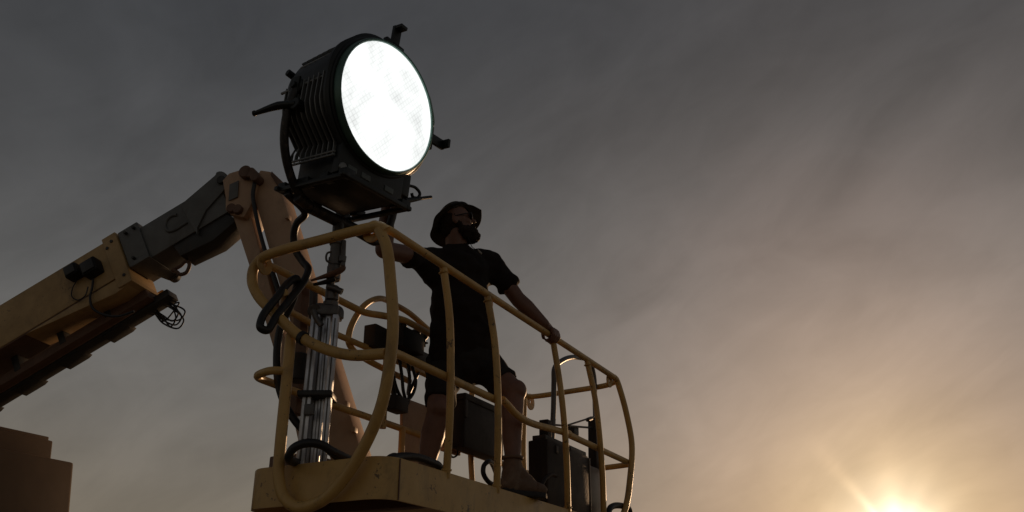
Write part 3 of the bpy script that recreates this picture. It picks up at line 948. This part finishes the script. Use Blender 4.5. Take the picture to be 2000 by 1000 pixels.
# ledges that close the fin banks
tube('fin_ledge', [lp(-.40, .318 * math.cos(math.radians(0)), .318 * math.sin(math.radians(0)) + .006), lp(-.07, .346 * math.cos(math.radians(0)), .346 * math.sin(math.radians(0)) + .006)], .007, 'fin_black', housing, 8, sm=0)
for a in (-.328, -.345):
    tube('fin_ledge', [lp(-.365, .226, a), lp(-.06, .226, a)], .006, 'fin_black', housing, 8, sm=0)
tube('fin_ledge', [lp(-.325, .324 * math.cos(math.radians(26)), .324 * math.sin(math.radians(26))), lp(-.10, .344 * math.cos(math.radians(26)), .344 * math.sin(math.radians(26)))], .006, 'fin_black', housing, 8, sm=0)

# lower box and open skid frame below the drum
BZ0, BZ1 = -.425, -.18
bm = bmesh.new()
add_box(bm, lp(-.195, 0, (BZ0 + BZ1) / 2), NF, PX_, NU, .295, .37, BZ1 - BZ0, .015)
lower = from_bm('lower_box', bm, 'lamp_black', lamp, auto=40)
box('front_cheek', lp(-.055, 0, -.345), NF, PX_, NU, .045, .43, .17, 'lamp_black', lower, .01)
for y in (.13, .04, -.12):
    box('cheek_slot', lp(-.031, y, -.385), NF, PX_, NU, .006, .06, .028, 'slot_grey', lower, .003)
cyl('cheek_boss', lp(-.04, .19, -.40), lp(-.024, .19, -.40), .022, 'fin_black', lower, 16)
SZ = -.452
for y in (-.215, .205):
    box('skid_bar', lp(-.20, y, SZ), NF, PX_, NU, .46, .03, .022, 'lamp_black', lower, .006)
for x in (-.42, .015):
    box('skid_bar', lp(x, 0, SZ), NF, PX_, NU, .026, .47, .022, 'lamp_black', lower, .006)
bm = bmesh.new(); add_box(bm, lp(-.20, 0, SZ + .012), NF, PX_, NU, .36, .34, .012, .003)
from_bm('skid_plate', bm, 'lamp_black', lower, auto=40)
for x, y in ((-.405, .20), (-.405, -.21), (.0, .20), (.0, -.21), (-.12, .20), (-.30, .20), (-.30, -.21), (-.03, -.21), (-.405, .0), (-.25, .20)):
    box('skid_web', lp(x, y * .93, SZ + .016), NF, PX_, NU, .05, .06, .035, 'lamp_black', lower, .004)

# yoke: worn black tube U with pivots on both sides
PV = -.27
yw = .385
ctr = lp(PV, 0, 0)
ydown = (st.location + EZ * 0)
topst = spx(661, 440)
yb = V(topst) + EZ * .02


def yk(y, z): return V((ctr.x, ctr.y, 0)) + PX_ * y + EZ * z


zc = ctr.z; zb = yb.z
offp = yb - V((ctr.x, ctr.y, yb.z))
def yk(y, t):
    """t = 0 at the pivots, 1 at the foot"""
    return ctr + PX_ * y + EZ * ((zb - zc) * t) + offp * t


ypts = fillet([yk(yw - .05, -.02), yk(yw + .005, .30), yk(yw, .62), yk(yw - .09, .92), yk(.17, 1.0), yk(-.17, 1.02), yk(-yw + .09, 1.04), yk(-yw, .72), yk(-yw - .005, .30), yk(-yw + .05, -.02)], .10, 6)
bm = bmesh.new(); sweep(bm, ypts, .021, 14)
yoke = from_bm('yoke', bm, 'worn_black', lamp, auto=50)
cyl('yoke_sleeve', yk(.19, 1.0), yk(-.19, 1.0), .030, 'worn_black', yoke, 16)
cyl('yoke_sleeve', yk(.28, .965), yk(.19, 1.0), .026, 'worn_black', yoke, 16)
cyl('yoke_spigot', yk(0, 1.0), yk(0, 1.0) - EZ * .07, .028, 'cast_grey', yoke, 16)
for s in (1, -1):
    cyl('pivot_knob', ctr + PX_ * (s * .31), ctr + PX_ * (s * (yw - .035)), .045, 'lamp_black', yoke, 20)
    cyl('pivot_bolt', ctr + PX_ * (s * (yw - .04)), ctr + PX_ * (s * (yw - .015)), .018, 'lamp_black', yoke, 14)
    prism('yoke_bracket', [yk(s * (yw - .045 + .06 * max(t_, 0)), t_) + NF * x_ for t_, x_ in ((-.08, -.03), (-.08, .03), (.25, .02), (.25, -.02))], PX_ * (s * .012), 'lamp_black', yoke, .003)
# tilt handle on the near side
hA = on_plane(578, 203, lp(0, .36, 0), PX_); hB = on_plane(499, 221, lp(0, .36, 0) + PX_ * .06, PX_)
tube('tilt_handle', [hA, hA * .55 + hB * .45 + NU * .012, hB], [.016, .02, .011], 'lamp_black', lamp, 10)
cyl('handle_tip', hB, hB + (hB - hA).normalized() * .012, .014, 'lamp_black', lamp, 10)
cyl('handle_boss', hA - PX_ * .05, hA + PX_ * .012, .03, 'lamp_black', lamp, 14)


# accessory brackets round the front ring
def ear(ang, length, fwd=.05, name='accessory_bracket', hook=True):
    a = math.radians(ang); e = PX_ * math.cos(a) + NU * math.sin(a); t = -PX_ * math.sin(a) + NU * math.cos(a)
    r0 = RG + .01
    b = box(name, LC + e * (r0 + length / 2 - .01) - NF * .03, e, t, NF, length + .04, .05, .02, 'lamp_black', lamp, .004)
    if hook:
        box('bracket_hook', LC + e * (r0 + length) - NF * .03 + NF * fwd / 2, e, t, NF, .018, .046, fwd, 'lamp_black', b, .003)
        box('bracket_foot', LC + e * (r0 + .02) - NF * .035, e, t, NF, .05, .13, .03, 'lamp_black', b, .008)
    return b


def ang_of(x, y):
    P = on_plane(x, y, LC, NF) - LC
    return math.degrees(math.atan2(P.dot(NU), P.dot(PX_))), P.length


ANG_T, DT = ang_of(784, 58)
ANG_R, DR = ang_of(872, 281)
ANG_L, DLT = ang_of(846, 210)
ANG_B, DB = ang_of(815, 382)
ear(ANG_T, max(.10, DT - RG)); ear(ANG_R, max(.06, DR - RG - .01))
a = math.radians(ANG_L); e = PX_ * math.cos(a) + NU * math.sin(a); t = -PX_ * math.sin(a) + NU * math.cos(a)
bm = bmesh.new()
sweep(bm, catmull([LC + e * (RG + .012 + u) + t * s - NF * .02 for u, s in ((.0, .085), (.018, .09), (.03, .07), (.03, -.05), (.022, -.068), (.004, -.068), (-.002, -.05), (.002, .07))], 5, True), .0075, 8, True)
from_bm('latch_loop', bm, 'bezel_lit_green', lamp, smooth=True)
# lower front bracket with a hooked safety pin
eb = on_plane(795, 375, lp(-.06, 0, 0), NF)
box('lower_bracket', on_plane(786, 362, lp(-.06, 0, 0), NF), NF, PX_, NU, .05, .06, .12, 'lamp_black', lamp, .008)
tube('safety_hook', [on_plane(x, y, lp(-.06, 0, 0), NF) for x, y in ((797, 362), (812, 367), (820, 378), (816, 386), (806, 384), (804, 377))], .008, 'lamp_black', lamp, 8)
tube('safety_pin', [on_plane(x, y, lp(-.06, 0, 0), NF) for x, y in ((790, 392), (806, 390), (825, 387), (842, 385))], [.016, .013, .009, .009], 'lamp_black', lamp, 8)
cyl('back_knob', lp(-.40, .20, .12), lp(-.415, .30, .14), .018, 'lamp_black', lamp, 10)

# ------------------------------------------------------------------ cables
def cable(name, label, pts, r, at, grp='black power cables in the basket'):
    bm = bmesh.new(); sweep(bm, catmull(pts, 8), r, 10)
    o = from_bm(name, bm, 'rubber', None, smooth=True, at=at)
    o['label'] = label; o['category'] = 'cable'; o['group'] = grp
    return o


def sc(x, y, w): return nw(x, y, w)


pts = [yk(.30, .93) + NF * -.05] + [spx(x, y, dd) for x, y, dd in ((596, 417, -.1), (580, 436, -.05), (574, 462, .0), (578, 490, .02), (592, 512, .02), (602, 525, .0), (596, 545, -.02), (570, 580, -.1), (540, 618, -.16), (522, 645, -.2), (509, 640, -.22), (513, 618, -.2), (540, 582, -.16), (566, 550, -.1), (580, 545, -.06), (574, 580, .0), (548, 640, .02), (541, 690, .02), (545, 755, .02), (562, 800, .02), (590, 838, .02), (625, 866, .03))]
e = W(.30, .36, .03); e2 = W(.55, .30, .026)
cable('power_cable', 'thick black cable hanging from the lamp yoke past the looped end rail', pts + [e, e2], .0185, YB)
pts = [W(.55, .34, .03)] + [spx(x, y, dd) for x, y, dd in ((650, 882, -.16), (625, 868, -.20), (595, 866, -.22), (573, 876, -.22), (564, 893, -.2))] + [W(.10, .53, .04), W(.2, .6, .025)]
cable('power_cable', 'arched black cable end on the deck at the foot of the light stand', pts, .019, W(.3, .4, 0))
pts = [W(.15, .12, .027), W(.22, .12, .06)] + [nw(x, y, .10) for x, y in ((762, 896), (785, 892), (812, 893), (840, 902), (858, 912))] + [W(.62, .12, .027)]
cable('power_cable', 'thick black cable rising over the deck edge between hoop and first post', pts, .019, W(.4, .1, 0))
pts = [W(1.62, .3, .03)] + [nw(x, y, .20) for x, y in ((1000, 958), (985, 948), (968, 948), (953, 940), (944, 924), (945, 910), (956, 901))] + [W(1.75, .45, .10), W(1.6, .5, .03)]
cable('power_cable', 'thin black cable hoop on the deck behind the boot', pts, .013, W(1.3, .3, 0))

# ------------------------------------------------------------------ cases in the basket
eb_ = root('equipment_box', 'dark steel equipment box hung on the far mid rail behind the bent leg', 'box', W(1.95, .66, .45))
b0, b1 = nw(908, 775, .60), nw(974, 780, .60)
lL, lR = loc(nw(908, 800, .60)).x, loc(nw(984, 800, .60)).x
ht = loc(nw(912, 772, .60)).z; hb = loc(nw(905, 872, .60)).z
lbox('body', lL, lR, .60, .70, hb, ht, 'case_grey', eb_, .012)
lbox('lid', lL - .008, lR + .008, .592, .705, ht - .03, ht + .012, 'case_grey', eb_, .008)
lbox('edge_strip', lL - .012, lL + .02, .59, .60, hb + .18, ht - .03, 'case_grey', eb_, .003)
for l_ in (lL + .06, lR - .06):
    lbox('hanger', l_ - .015, l_ + .015, .70, .722, hb + .02, hb + .30, 'dark_steel', eb_, .003)

bs = root('ballast_case', 'dark ballast case with tall tube handle by the far end of the basket', 'case', W(2.2, .35, 0))
WB = .14
l0, l1 = loc(nw(1069, 870, WB)).x, loc(nw(1150, 900, WB)).x
htc = loc(nw(1060, 852, WB)).z
lbox('body', l0, l1, WB, WB + .13, .03, htc, 'case_grey', bs, .015)
lbox('base', l0 - .01, l1 + .01, WB - .005, WB + .135, .0, .04, 'rubber', bs, .006)
lbox('top_plate', l0 + .02, l1 + .01, WB + .02, WB + .11, htc, htc + .03, 'dark_steel', bs, .006)
# pale data plate and vent panel on the far end
lbox('end_panel', l1 + .02, loc(nw(1176, 900, WB)).x, WB + .01, WB + .12, htc * .22, htc - .05, 'case_alu', bs, .006)
lbox('end_foot', l1 - .01, loc(nw(1172, 900, WB)).x, WB + .02, WB + .11, .0, htc * .22, 'case_grey', bs, .006)
lbox('seam_strip', l1 - .002, l1 + .012, WB - .006, WB + .125, .04, htc - .01, 'case_alu', bs, .003)
a, b = nw(1076, 900, WB + .06), nw(1082, 745, WB + .06)
hb1 = nw(1083, 720, WB + .06); hb2 = nw(1100, 703, WB + .06); hb3 = nw(1128, 698, WB + .06); hb4 = nw(1152, 708, WB + .06); hb5 = nw(1160, 735, WB + .06); hb6 = nw(1163, 830, WB + .06)
a.z = O.z + htc - .1; hb6.z = O.z + htc - .1
tube('handle', [a, nw(1081, 800, WB + .06), b, hb1, hb2, hb3, hb4, hb5, nw(1162, 790, WB + .06), hb6], .017, 'cast_grey', bs, 12)
for x, y0, y1 in ((1074, 820, 850), (1167, 815, 880)):
    p0, p1 = nw(x, y0, WB + .03), nw(x, y1, WB + .03)
    p1.z = O.z + htc - .04
    prism('handle_socket', [p0 - EL * .03, p0 + EL * .03, p1 + EL * .03, p1 - EL * .03], EW * .06, 'case_grey', bs, .006)
cyl('cross_bar', nw(1084, 830, WB + .06), nw(1162, 836, WB + .06), .007, 'cast_grey', bs, 8)
cyl('tie_rod', nw(1110, 830, WB + .02), nw(1160, 814, WB + .02), .006, 'cast_grey', bs, 8)
cyl('tie_knob', nw(1147, 820, WB + .02), nw(1155, 817, WB + .02), .014, 'cast_grey', bs, 10)
a = nw(1118, 842, WB + .1); box('latch', a, EL, EW, EZ, .08, .06, .06, 'dark_steel', bs, .006)
a = nw(1087, 878, WB - .002); box('lock', a, EL, EW, EZ, .035, .012, .045, 'dark_steel', bs, .004)
a = nw(1114, 876, WB - .002); box('lock', a, EL, EW, EZ, .02, .012, .02, 'dark_steel', bs, .004)
tube('front_handle', [nw(x, y, WB - .03) for x, y in ((1058, 948), (1066, 934), (1078, 927), (1086, 930))], .011, 'case_grey', bs, 8)
# ------------------------------------------------------------------ person
def prim_capsule(bm, a, b, ra, rb, n=14):
    a, b = V(a), V(b); t = (b - a).normalized()
    ref = V((0, 0, 1)) if abs(t.z) < .9 else V((1, 0, 0))
    pr = []
    for k in range(5):
        ang = math.pi / 2 * (1 - k / 4.0)
        pr.append((-ra * math.sin(ang), ra * math.cos(ang)))
    L_ = (b - a).length
    for k in range(5):
        ang = math.pi / 2 * (k / 4.0)
        pr.append((L_ + rb * math.sin(ang), rb * math.cos(ang)))
    pr[0] = (pr[0][0], 0); pr[-1] = (pr[-1][0], 0)
    u = (ref - t * ref.dot(t)).normalized()
    lathe_bm(bm, pr, a, t, u, n)


def prim_ell(bm, c, ax, ay, az, rx, ry, rz):
    r = bmesh.ops.create_icosphere(bm, subdivisions=3, radius=1.0)
    for v in r['verts']:
        p = v.co.copy()
        v.co = c + ax * (p.x * rx) + ay * (p.y * ry) + az * (p.z * rz)


def blend(name, bm, voxel, smooth, m, parent, disp=None):
    """melt overlapping solids into one continuous skin"""
    bmesh.ops.recalc_face_normals(bm, faces=bm.faces)
    me = bpy.data.meshes.new(name); bm.to_mesh(me); bm.free()
    tmp = bpy.data.objects.new(name + '_tmp', me); C.objects.link(tmp)
    r = tmp.modifiers.new('r', 'REMESH'); r.mode = 'VOXEL'; r.voxel_size = voxel; r.adaptivity = 0
    if smooth:
        s = tmp.modifiers.new('s', 'SMOOTH'); s.factor = .5; s.iterations = smooth
    dg = bpy.context.evaluated_depsgraph_get()
    out = bpy.data.meshes.new_from_object(tmp.evaluated_get(dg))
    bpy.data.objects.remove(tmp)
    bpy.data.meshes.remove(me)
    if disp:
        out.update()
        nrm = [v.normal.copy() for v in out.vertices]
        for v, n in zip(out.vertices, nrm):
            v.co += n * disp(v.co)
    org = origin(parent)
    for v in out.vertices: v.co -= org
    out.name = name
    out.materials.clear()
    return link(name, out, m, parent)


J = {k: nw(*v) for k, v in dict(head=(890, 436, .36), neck=(894, 486, .36), Rsh=(836, 506, .45), Lsh=(956, 508, .28), Rel=(750, 488, .47),
                               Lel=(1012, 585, .14), Lwr=(1058, 642, .03), pel=(903, 700, .38), Lhip=(930, 702, .36), Rhip=(872, 702, .45),
                               Lkn=(1004, 766, .09), Lan=(1001, 915, .07), Rkn=(857, 800, .39)).items()}
J['Ran'] = W(.98, .46, .11)
person = root('person', 'bearded man in dark t-shirt, shorts and brimmed hat leaning on the basket rail', 'person', W(1.12, .25, .02))

lat = (J['Lsh'] - J['Rsh']); lat.z *= .6; lat.normalize()
spine = (J['neck'] - J['pel']).normalized()
front = lat.cross(spine).normalized()
if front.y > 0: front = -front
lat = spine.cross(front).normalized()
if lat.dot(J['Lsh'] - J['Rsh']) < 0: lat = -lat


def tp(f, a=0.0, d=0.0):
    return J['pel'] * (1 - f) + J['neck'] * f + lat * a + front * d


# head directions: looking right and a little up
hf = V((.95, .14, .27)).normalized(); hl = V((0, 0, 1)).cross(hf).normalized(); hup = hf.cross(hl).normalized()
HC = J['head']


def hp_(f, s, u): return HC + hf * f - hl * s + hup * u        # s > 0 on the camera's side


# grips
def grip(bm, c, a, d, r, s, wrist, thumb=1):
    """hand closed round a bar: axis a, palm on side d, fingers curling towards s"""
    spread = (-.040, -.0135, .0135, .039)
    lens = (205, 228, 222, 190)
    base = []
    for i, o in enumerate(spread):
        fr = .0122 if i in (1, 2) else .0115
        ang = [8, 62, 118, 165, lens[i]]
        pts = []
        for k, t in enumerate(ang):
            t = math.radians(t)
            rr = r + fr * .95 + (.004 if k in (1, 2) else 0)
            pts.append(c + a * (o * (1 - .05 * k)) + (d * math.cos(t) + s * math.sin(t)) * rr)
        rad = [fr * 1.2, fr * 1.12, fr * 1.05, fr * .98, fr * .85]
        for k in range(4): prim_capsule(bm, pts[k], pts[k + 1], rad[k], rad[k + 1], 10)
        base.append(pts[0] + d * .010)
    for b_ in base:
        prim_capsule(bm, wrist, b_, .029, .018, 10)
    for k in range(3):
        prim_capsule(bm, base[k], base[k + 1], .018, .018, 10)
    # thumb leaves the side of the palm and closes the other way round
    e = a * (thumb * .040)
    t0 = c + e * .9 + d * (r + .016)
    pts = [wrist * .55 + t0 * .45 + e * .25, t0 + e * .15 - s * .018]
    for t in (-55, -105):
        q_ = math.radians(t)
        pts.append(c + e * .75 + (d * math.cos(q_) + s * math.sin(q_)) * (r + .0115))
    for k, rd in enumerate(((.019, .016), (.016, .0135), (.0135, .011))):
        prim_capsule(bm, pts[k], pts[k + 1], *rd, 10)


bm = bmesh.new()
# head and neck
prim_ell(bm, hp_(-.005, 0, .025), hf, hl, hup, .098, .076, .095)
prim_ell(bm, hp_(.030, 0, -.035), hf, hl, hup, .062, .058, .085)
prim_ell(bm, hp_(.055, 0, -.075), hf, hl, hup, .040, .040, .035)
prim_ell(bm, hp_(.075, 0, .030), hf, hl, hup, .020, .050, .016)               # brow
prim_capsule(bm, hp_(.088, 0, .022), hp_(.112, 0, -.012), .008, .0125, 10)      # nose
for s in (1, -1):
    prim_ell(bm, hp_(-.012, s * .076, -.005), hf, hl, hup, .020, .010, .032)    # ear
    prim_ell(bm, hp_(.060, s * .042, -.018), hf, hl, hup, .025, .018, .020)     # cheek
    prim_ell(bm, hp_(.105, s * .010, -.014), hf, hl, hup, .009, .007, .007)
prim_capsule(bm, hp_(-.02, 0, -.05), J['neck'] - spine * .05, .060, .066)
# arms
Lk_ = W(loc(J['Lwr']).x + .045, .0, .995)                  # on the rail
hand_c = W(1.585, .0, .9965)
wristL = hand_c + EZ * .058 + EW * .012 - EL * .052
prim_capsule(bm, J['Lsh'], J['Lel'], .056, .046)
prim_capsule(bm, J['Lel'], J['Lel'] * .68 + wristL * .32, .047, .048)
prim_capsule(bm, J['Lel'] * .68 + wristL * .32, wristL, .048, .030)
grip(bm, hand_c, EL, (EZ * .93 + EW * .25).normalized(), .0255, -(EW * .95 - EZ * .25).normalized(), wristL, thumb=-1)
far_c = yk(-yw - .005, .42)
ya = (yk(-yw, .62) - yk(-yw, .30)).normalized()
elR = J['Rel']
dR = (elR - far_c); dR = (dR - ya * dR.dot(ya)).normalized()
wristR = far_c + dR * .062 + ya * .045
prim_capsule(bm, J['Rsh'], elR, .056, .048)
prim_capsule(bm, elR, elR * .68 + wristR * .32, .048, .048)
prim_capsule(bm, elR * .68 + wristR * .32, wristR, .048, .030)
grip(bm, far_c, ya, dR, .021, ya.cross(dR).normalized(), wristR, thumb=-1)
# torso core and legs
prim_capsule(bm, tp(.05), tp(.85), .10, .10)
prim_capsule(bm, J['Rsh'], J['Lsh'], .05, .05)
for s in 'LR':
    h, k, a = J[s + 'hip'], J[s + 'kn'], J[s + 'an']
    sh = (a - k).normalized()
    prim_capsule(bm, h, k, .090, .066)
    kd = (k - h).normalized() - sh
    prim_ell(bm, k + kd.normalized() * .014, sh, sh.orthogonal().normalized(), sh.cross(sh.orthogonal()).normalized(), .064, .060, .060)
    calf = k + sh * .13 - kd.normalized() * .014
    prim_capsule(bm, k, calf, .060, .066)
    prim_capsule(bm, calf, a - sh * .05, .066, .042)
    prim_capsule(bm, a - sh * .06, a, .042, .042)
body = blend('body', bm, .0062, 4, 'skin', person)


def wrinkle(amp, sc_, seed=0.0):
    def f(co):
        p = co * sc_ + V((seed, seed * 2, 0))
        return amp * (noise.noise(V((p.x, p.y, p.z * 1.8))) + .5 * noise.noise(p * 2.3))
    return f


# t-shirt
bm = bmesh.new()
prim_ell(bm, tp(.74, .0, .0), lat, front, spine, .205, .13, .20)
prim_ell(bm, tp(.45, .0, .015), lat, front, spine, .198, .15, .24)
prim_ell(bm, tp(.18, .0, .010), lat, front, spine, .205, .15, .20)
prim_capsule(bm, tp(.02, -.08), tp(.02, .08), .13, .13)
prim_capsule(bm, J['Rsh'] - spine * .005, J['Lsh'] - spine * .005, .074, .074)
prim_capsule(bm, tp(.90, -.05), tp(.90, .05), .082, .082)
prim_capsule(bm, tp(.92), tp(.985, 0, .005), .085, .072)
for s in 'LR':
    a, b = J[s + 'sh'], J[s + 'el']
    e = a + (b - a) * (.60 if s == 'L' else .42)
    prim_capsule(bm, a - spine * .012, e, .073, .068)
    prim_capsule(bm, a - spine * .07 + (tp(.7) - a) * .15, a * .6 + e * .4 - spine * .035, .07, .055)
    d_ = (b - a).normalized()
    lathe_bm(bm, [(-.03, 0), (-.03, .066), (.028, .074), (.030, 0)], e, d_, d_.orthogonal().normalized(), 18)
shirt = blend('shirt', bm, .012, 5, 'shirt', person, wrinkle(.014, 10))
# collar rib
cpts = [tp(.985, math.cos(t) * .076, math.sin(t) * .072 + .005) - spine * (.02 if math.sin(t) > 0 else 0) for t in [2 * math.pi * k / 20 for k in range(20)]]
tube('collar', cpts, .008, 'shirt', shirt, 8, closed=True, sm=2)
# small pale clip on the chest
cp = on_plane(937, 492, tp(.92, .0, .10), V((0, 1, 0)))
box('chest_clip', cp, (Rt * .7 - EZ * .7).normalized(), V((0, 1, 0)), (Rt * .7 + EZ * .7).normalized(), .034, .012, .009, 'label_pale', shirt, .002)

# shorts
bm = bmesh.new()
prim_ell(bm, tp(-.02), lat, front, spine, .205, .15, .15)
for s in 'LR':
    h, k = J[s + 'hip'], J[s + 'kn']
    f_ = .74 if s == 'L' else .86
    e = h + (k - h) * f_
    d_ = (k - h).normalized()
    prim_capsule(bm, h, h * .5 + e * .5, .115, .100)
    lathe_bm(bm, [(-.22, 0), (-.22, .100), (-.10, .095), (.0, .092), (.004, .0)], e, d_, d_.orthogonal().normalized(), 20)
shorts = blend('shorts', bm, .012, 5, 'shorts', person, wrinkle(.016, 9, 3.3))

# boots
def boot(an, toe_dir, ground_h):
    g = V((an.x, an.y, O.z + ground_h))
    td = V((toe_dir.x, toe_dir.y, 0)).normalized(); sd = V((-td.y, td.x, 0))
    heel = g - td * .055
    bm = bmesh.new()
    prim_capsule(bm, an + EZ * .03, g + EZ * .07 - td * .015, .050, .052)
    prim_ell(bm, g + EZ * .052 - td * .02, td, sd, EZ, .068, .045, .05)
    prim_ell(bm, g + EZ * .058 + td * .07, td, sd, EZ, .085, .046, .05)
    prim_ell(bm, g + EZ * .046 + td * .15, td, sd, EZ, .065, .050, .038)
    prim_capsule(bm, an - EZ * .005 + td * .01, g + EZ * .055 + td * .13, .045, .036)
    b = blend('boot', bm, .0085, 4, 'boot', person, wrinkle(.003, 40))
    out = []
    for x, y in [(-.075, .0), (-.068, .034), (-.03, .042), (.05, .040), (.12, .050), (.18, .045), (.212, .015), (.212, -.015), (.18, -.045), (.12, -.050), (.05, -.040), (-.03, -.042), (-.068, -.034)]:
        out.append(g + td * x + sd * y)
    prism('sole', out, EZ * .028, 'sole', b, .005)
    prism('heel', [g + td * x + sd * y - EZ * .0 for x, y in ((-.074, -.034), (-.074, .034), (-.012, .041), (-.012, -.041))], EZ * .034, 'sole', b, .004)
    for i in range(5):
        c_ = an * (1 - i / 6) + (g + EZ * .088 + td * .10) * (i / 6) + td * (.052 - .012 * (i / 6)) + EZ * (.01 - .004 * i)
        tube('lace', [c_ - sd * .030 - EZ * .012, c_ - sd * .012 + EZ * .004, c_ + sd * .012 + EZ * .004, c_ + sd * .030 - EZ * .012], .0035, 'lace', b, 6, sm=3)
    tube('toe_seam', [g + td * (.125 + .02 * math.cos(t)) + sd * (.05 * math.sin(t)) + EZ * (.035 + .05 * math.cos(t)) for t in [math.radians(x) for x in range(-80, 81, 20)]], .003, 'boot', b, 6, sm=2)
    tube('boot_collar', [an + EZ * .055 + (td * math.cos(t) + sd * math.sin(t)) * .050 for t in [2 * math.pi * k / 14 for k in range(14)]], .010, 'boot', b, 8, closed=True, sm=2)
    return b


boot(J['Lan'], EL * .86 - EW * .50, .026)
boot(J['Ran'], -EW * .6 + EL * .5, .002)

# beard
bm = bmesh.new()
prim_ell(bm, hp_(.072, 0, -.090), hf, hl, hup, .046, .046, .044)
prim_ell(bm, hp_(.088, 0, -.105), hf, hl, hup, .034, .034, .040)
prim_capsule(bm, hp_(.092, -.022, -.045), hp_(.092, .022, -.045), .015, .015)
for s in (1, -1):
    prim_capsule(bm, hp_(.005, s * .066, -.025), hp_(.02, s * .060, -.075), .014, .022)
    prim_capsule(bm, hp_(.02, s * .060, -.075), hp_(.075, s * .028, -.090), .026, .032)
    prim_capsule(bm, hp_(.012, s * .062, -.062), hp_(.070, s * .038, -.074), .016, .020)
    prim_capsule(bm, hp_(.03, s * .045, -.105), hp_(.075, s * .02, -.115), .022, .026)
    prim_capsule(bm, hp_(.092, s * .022, -.045), hp_(.075, s * .038, -.085), .014, .022)
    prim_capsule(bm, hp_(-.01, s * .070, .03), hp_(.003, s * .067, -.03), .010, .013)
blend('beard', bm, .0065, 2, 'beard', person, lambda co: .006 * noise.noise(co * 60) + .006 * noise.noise(co * 140))
# hair below the hat
bm = bmesh.new()
prim_ell(bm, hp_(-.028, 0, .005), hf, hl, hup, .082, .080, .085)
prim_ell(bm, hp_(-.055, 0, -.045), hf, hl, hup, .048, .058, .045)
blend('hair', bm, .0075, 2, 'beard', person, lambda co: .003 * noise.noise(co * 60))
# sunglasses
for s in (1, -1):
    bm = bmesh.new()
    prim_ell(bm, hp_(.093, s * .036, .012), (hf + (-hl) * (-s) * .0).normalized(), hl, hup, .008, .030, .021)
    from_bm('sunglass_lens', bm, 'glass_dark', person, smooth=True)
    tube('temple_arm', [hp_(.090, s * .064, .018), hp_(.06, s * .076, .016), hp_(-.01, s * .083, .012)], .0035, 'black_plastic', person, 6)
tube('glasses_bridge', [hp_(.100, -.012, .018), hp_(.104, 0, .021), hp_(.100, .012, .018)], .0035, 'black_plastic', person, 6)

# hat: soft wide brim tipped back, low crown
nH = V((-.576, .334, .744)).normalized()
HB = HC + nH * .030 + hf * .030
fH = (hf - nH * hf.dot(nH)).normalized(); sH = nH.cross(fH)
bm = bmesh.new()
nseg = 64
rows = []
RB = .172
SGN = 1 if sH.dot(V((0, -1, 0))) > 0 else -1
for rr, z in ((.083, .012), (.10, .010), (.125, .004), (.15, -.003), (RB - .003, -.008), (RB, -.006), (RB - .003, -.003), (.15, .003), (.12, .011), (.098, .018), (.094, .03), (.092, .055), (.084, .076), (.05, .084), (0, .080)):
    row = []
    for k in range(nseg):
        t = 2 * math.pi * k / nseg
        wob = max(0, (rr - .09) / .08)
        zz = z + wob * (.004 * math.cos(2 * t) - .004 * math.cos(t) + .004 * math.sin(5 * t + 1) + .003 * math.sin(9 * t))
        nr = max(0.0, math.sin(t) * SGN)                     # the brim's near side is short and turned up
        k_ = wob * nr ** .8 * (.46 if math.cos(t) > -.2 else .10)
        rr_ = rr * (1 - k_); zz += .05 * k_
        rr_ *= 1 + .13 * wob * max(0.0, -math.sin(t) * SGN)
        if math.cos(t) > 0: rr_ *= 1 - .07 * wob * math.cos(t)
        if math.cos(t) < 0: rr_ *= 1 + .05 * wob * -math.cos(t)
        rx = rr_ * 1.04 * (1 + .012 * wob * math.sin(7 * t))
        row.append(bm.verts.new(HB + fH * (math.cos(t) * rx) + sH * (math.sin(t) * rr_ * .96) + nH * zz))
    rows.append(row)
for A, B in zip(rows, rows[1:]):
    for k in range(nseg): bm.faces.new((A[k], A[(k + 1) % nseg], B[(k + 1) % nseg], B[k]))
bmesh.ops.remove_doubles(bm, verts=rows[-1], dist=.0005)
hat = from_bm('hat', bm, 'hat', person, smooth=True)
bpts = [HB + fH * (math.cos(t) * .1) + sH * (math.sin(t) * .092) + nH * .036 for t in [2 * math.pi * k / 24 for k in range(24)]]
tube('hat_band', bpts, .010, 'black_plastic', hat, 8, closed=True, sm=1)
# chin cord hanging from the beard to the chest
tube('chin_cord', [hp_(.035, .05, -.085), on_plane(919, 474, HC + V((0, -.05, 0)), V((0, 1, 0))), on_plane(922, 482, HC + V((0, -.06, 0)), V((0, 1, 0))), cp], .0022, 'black_plastic', hat, 6)
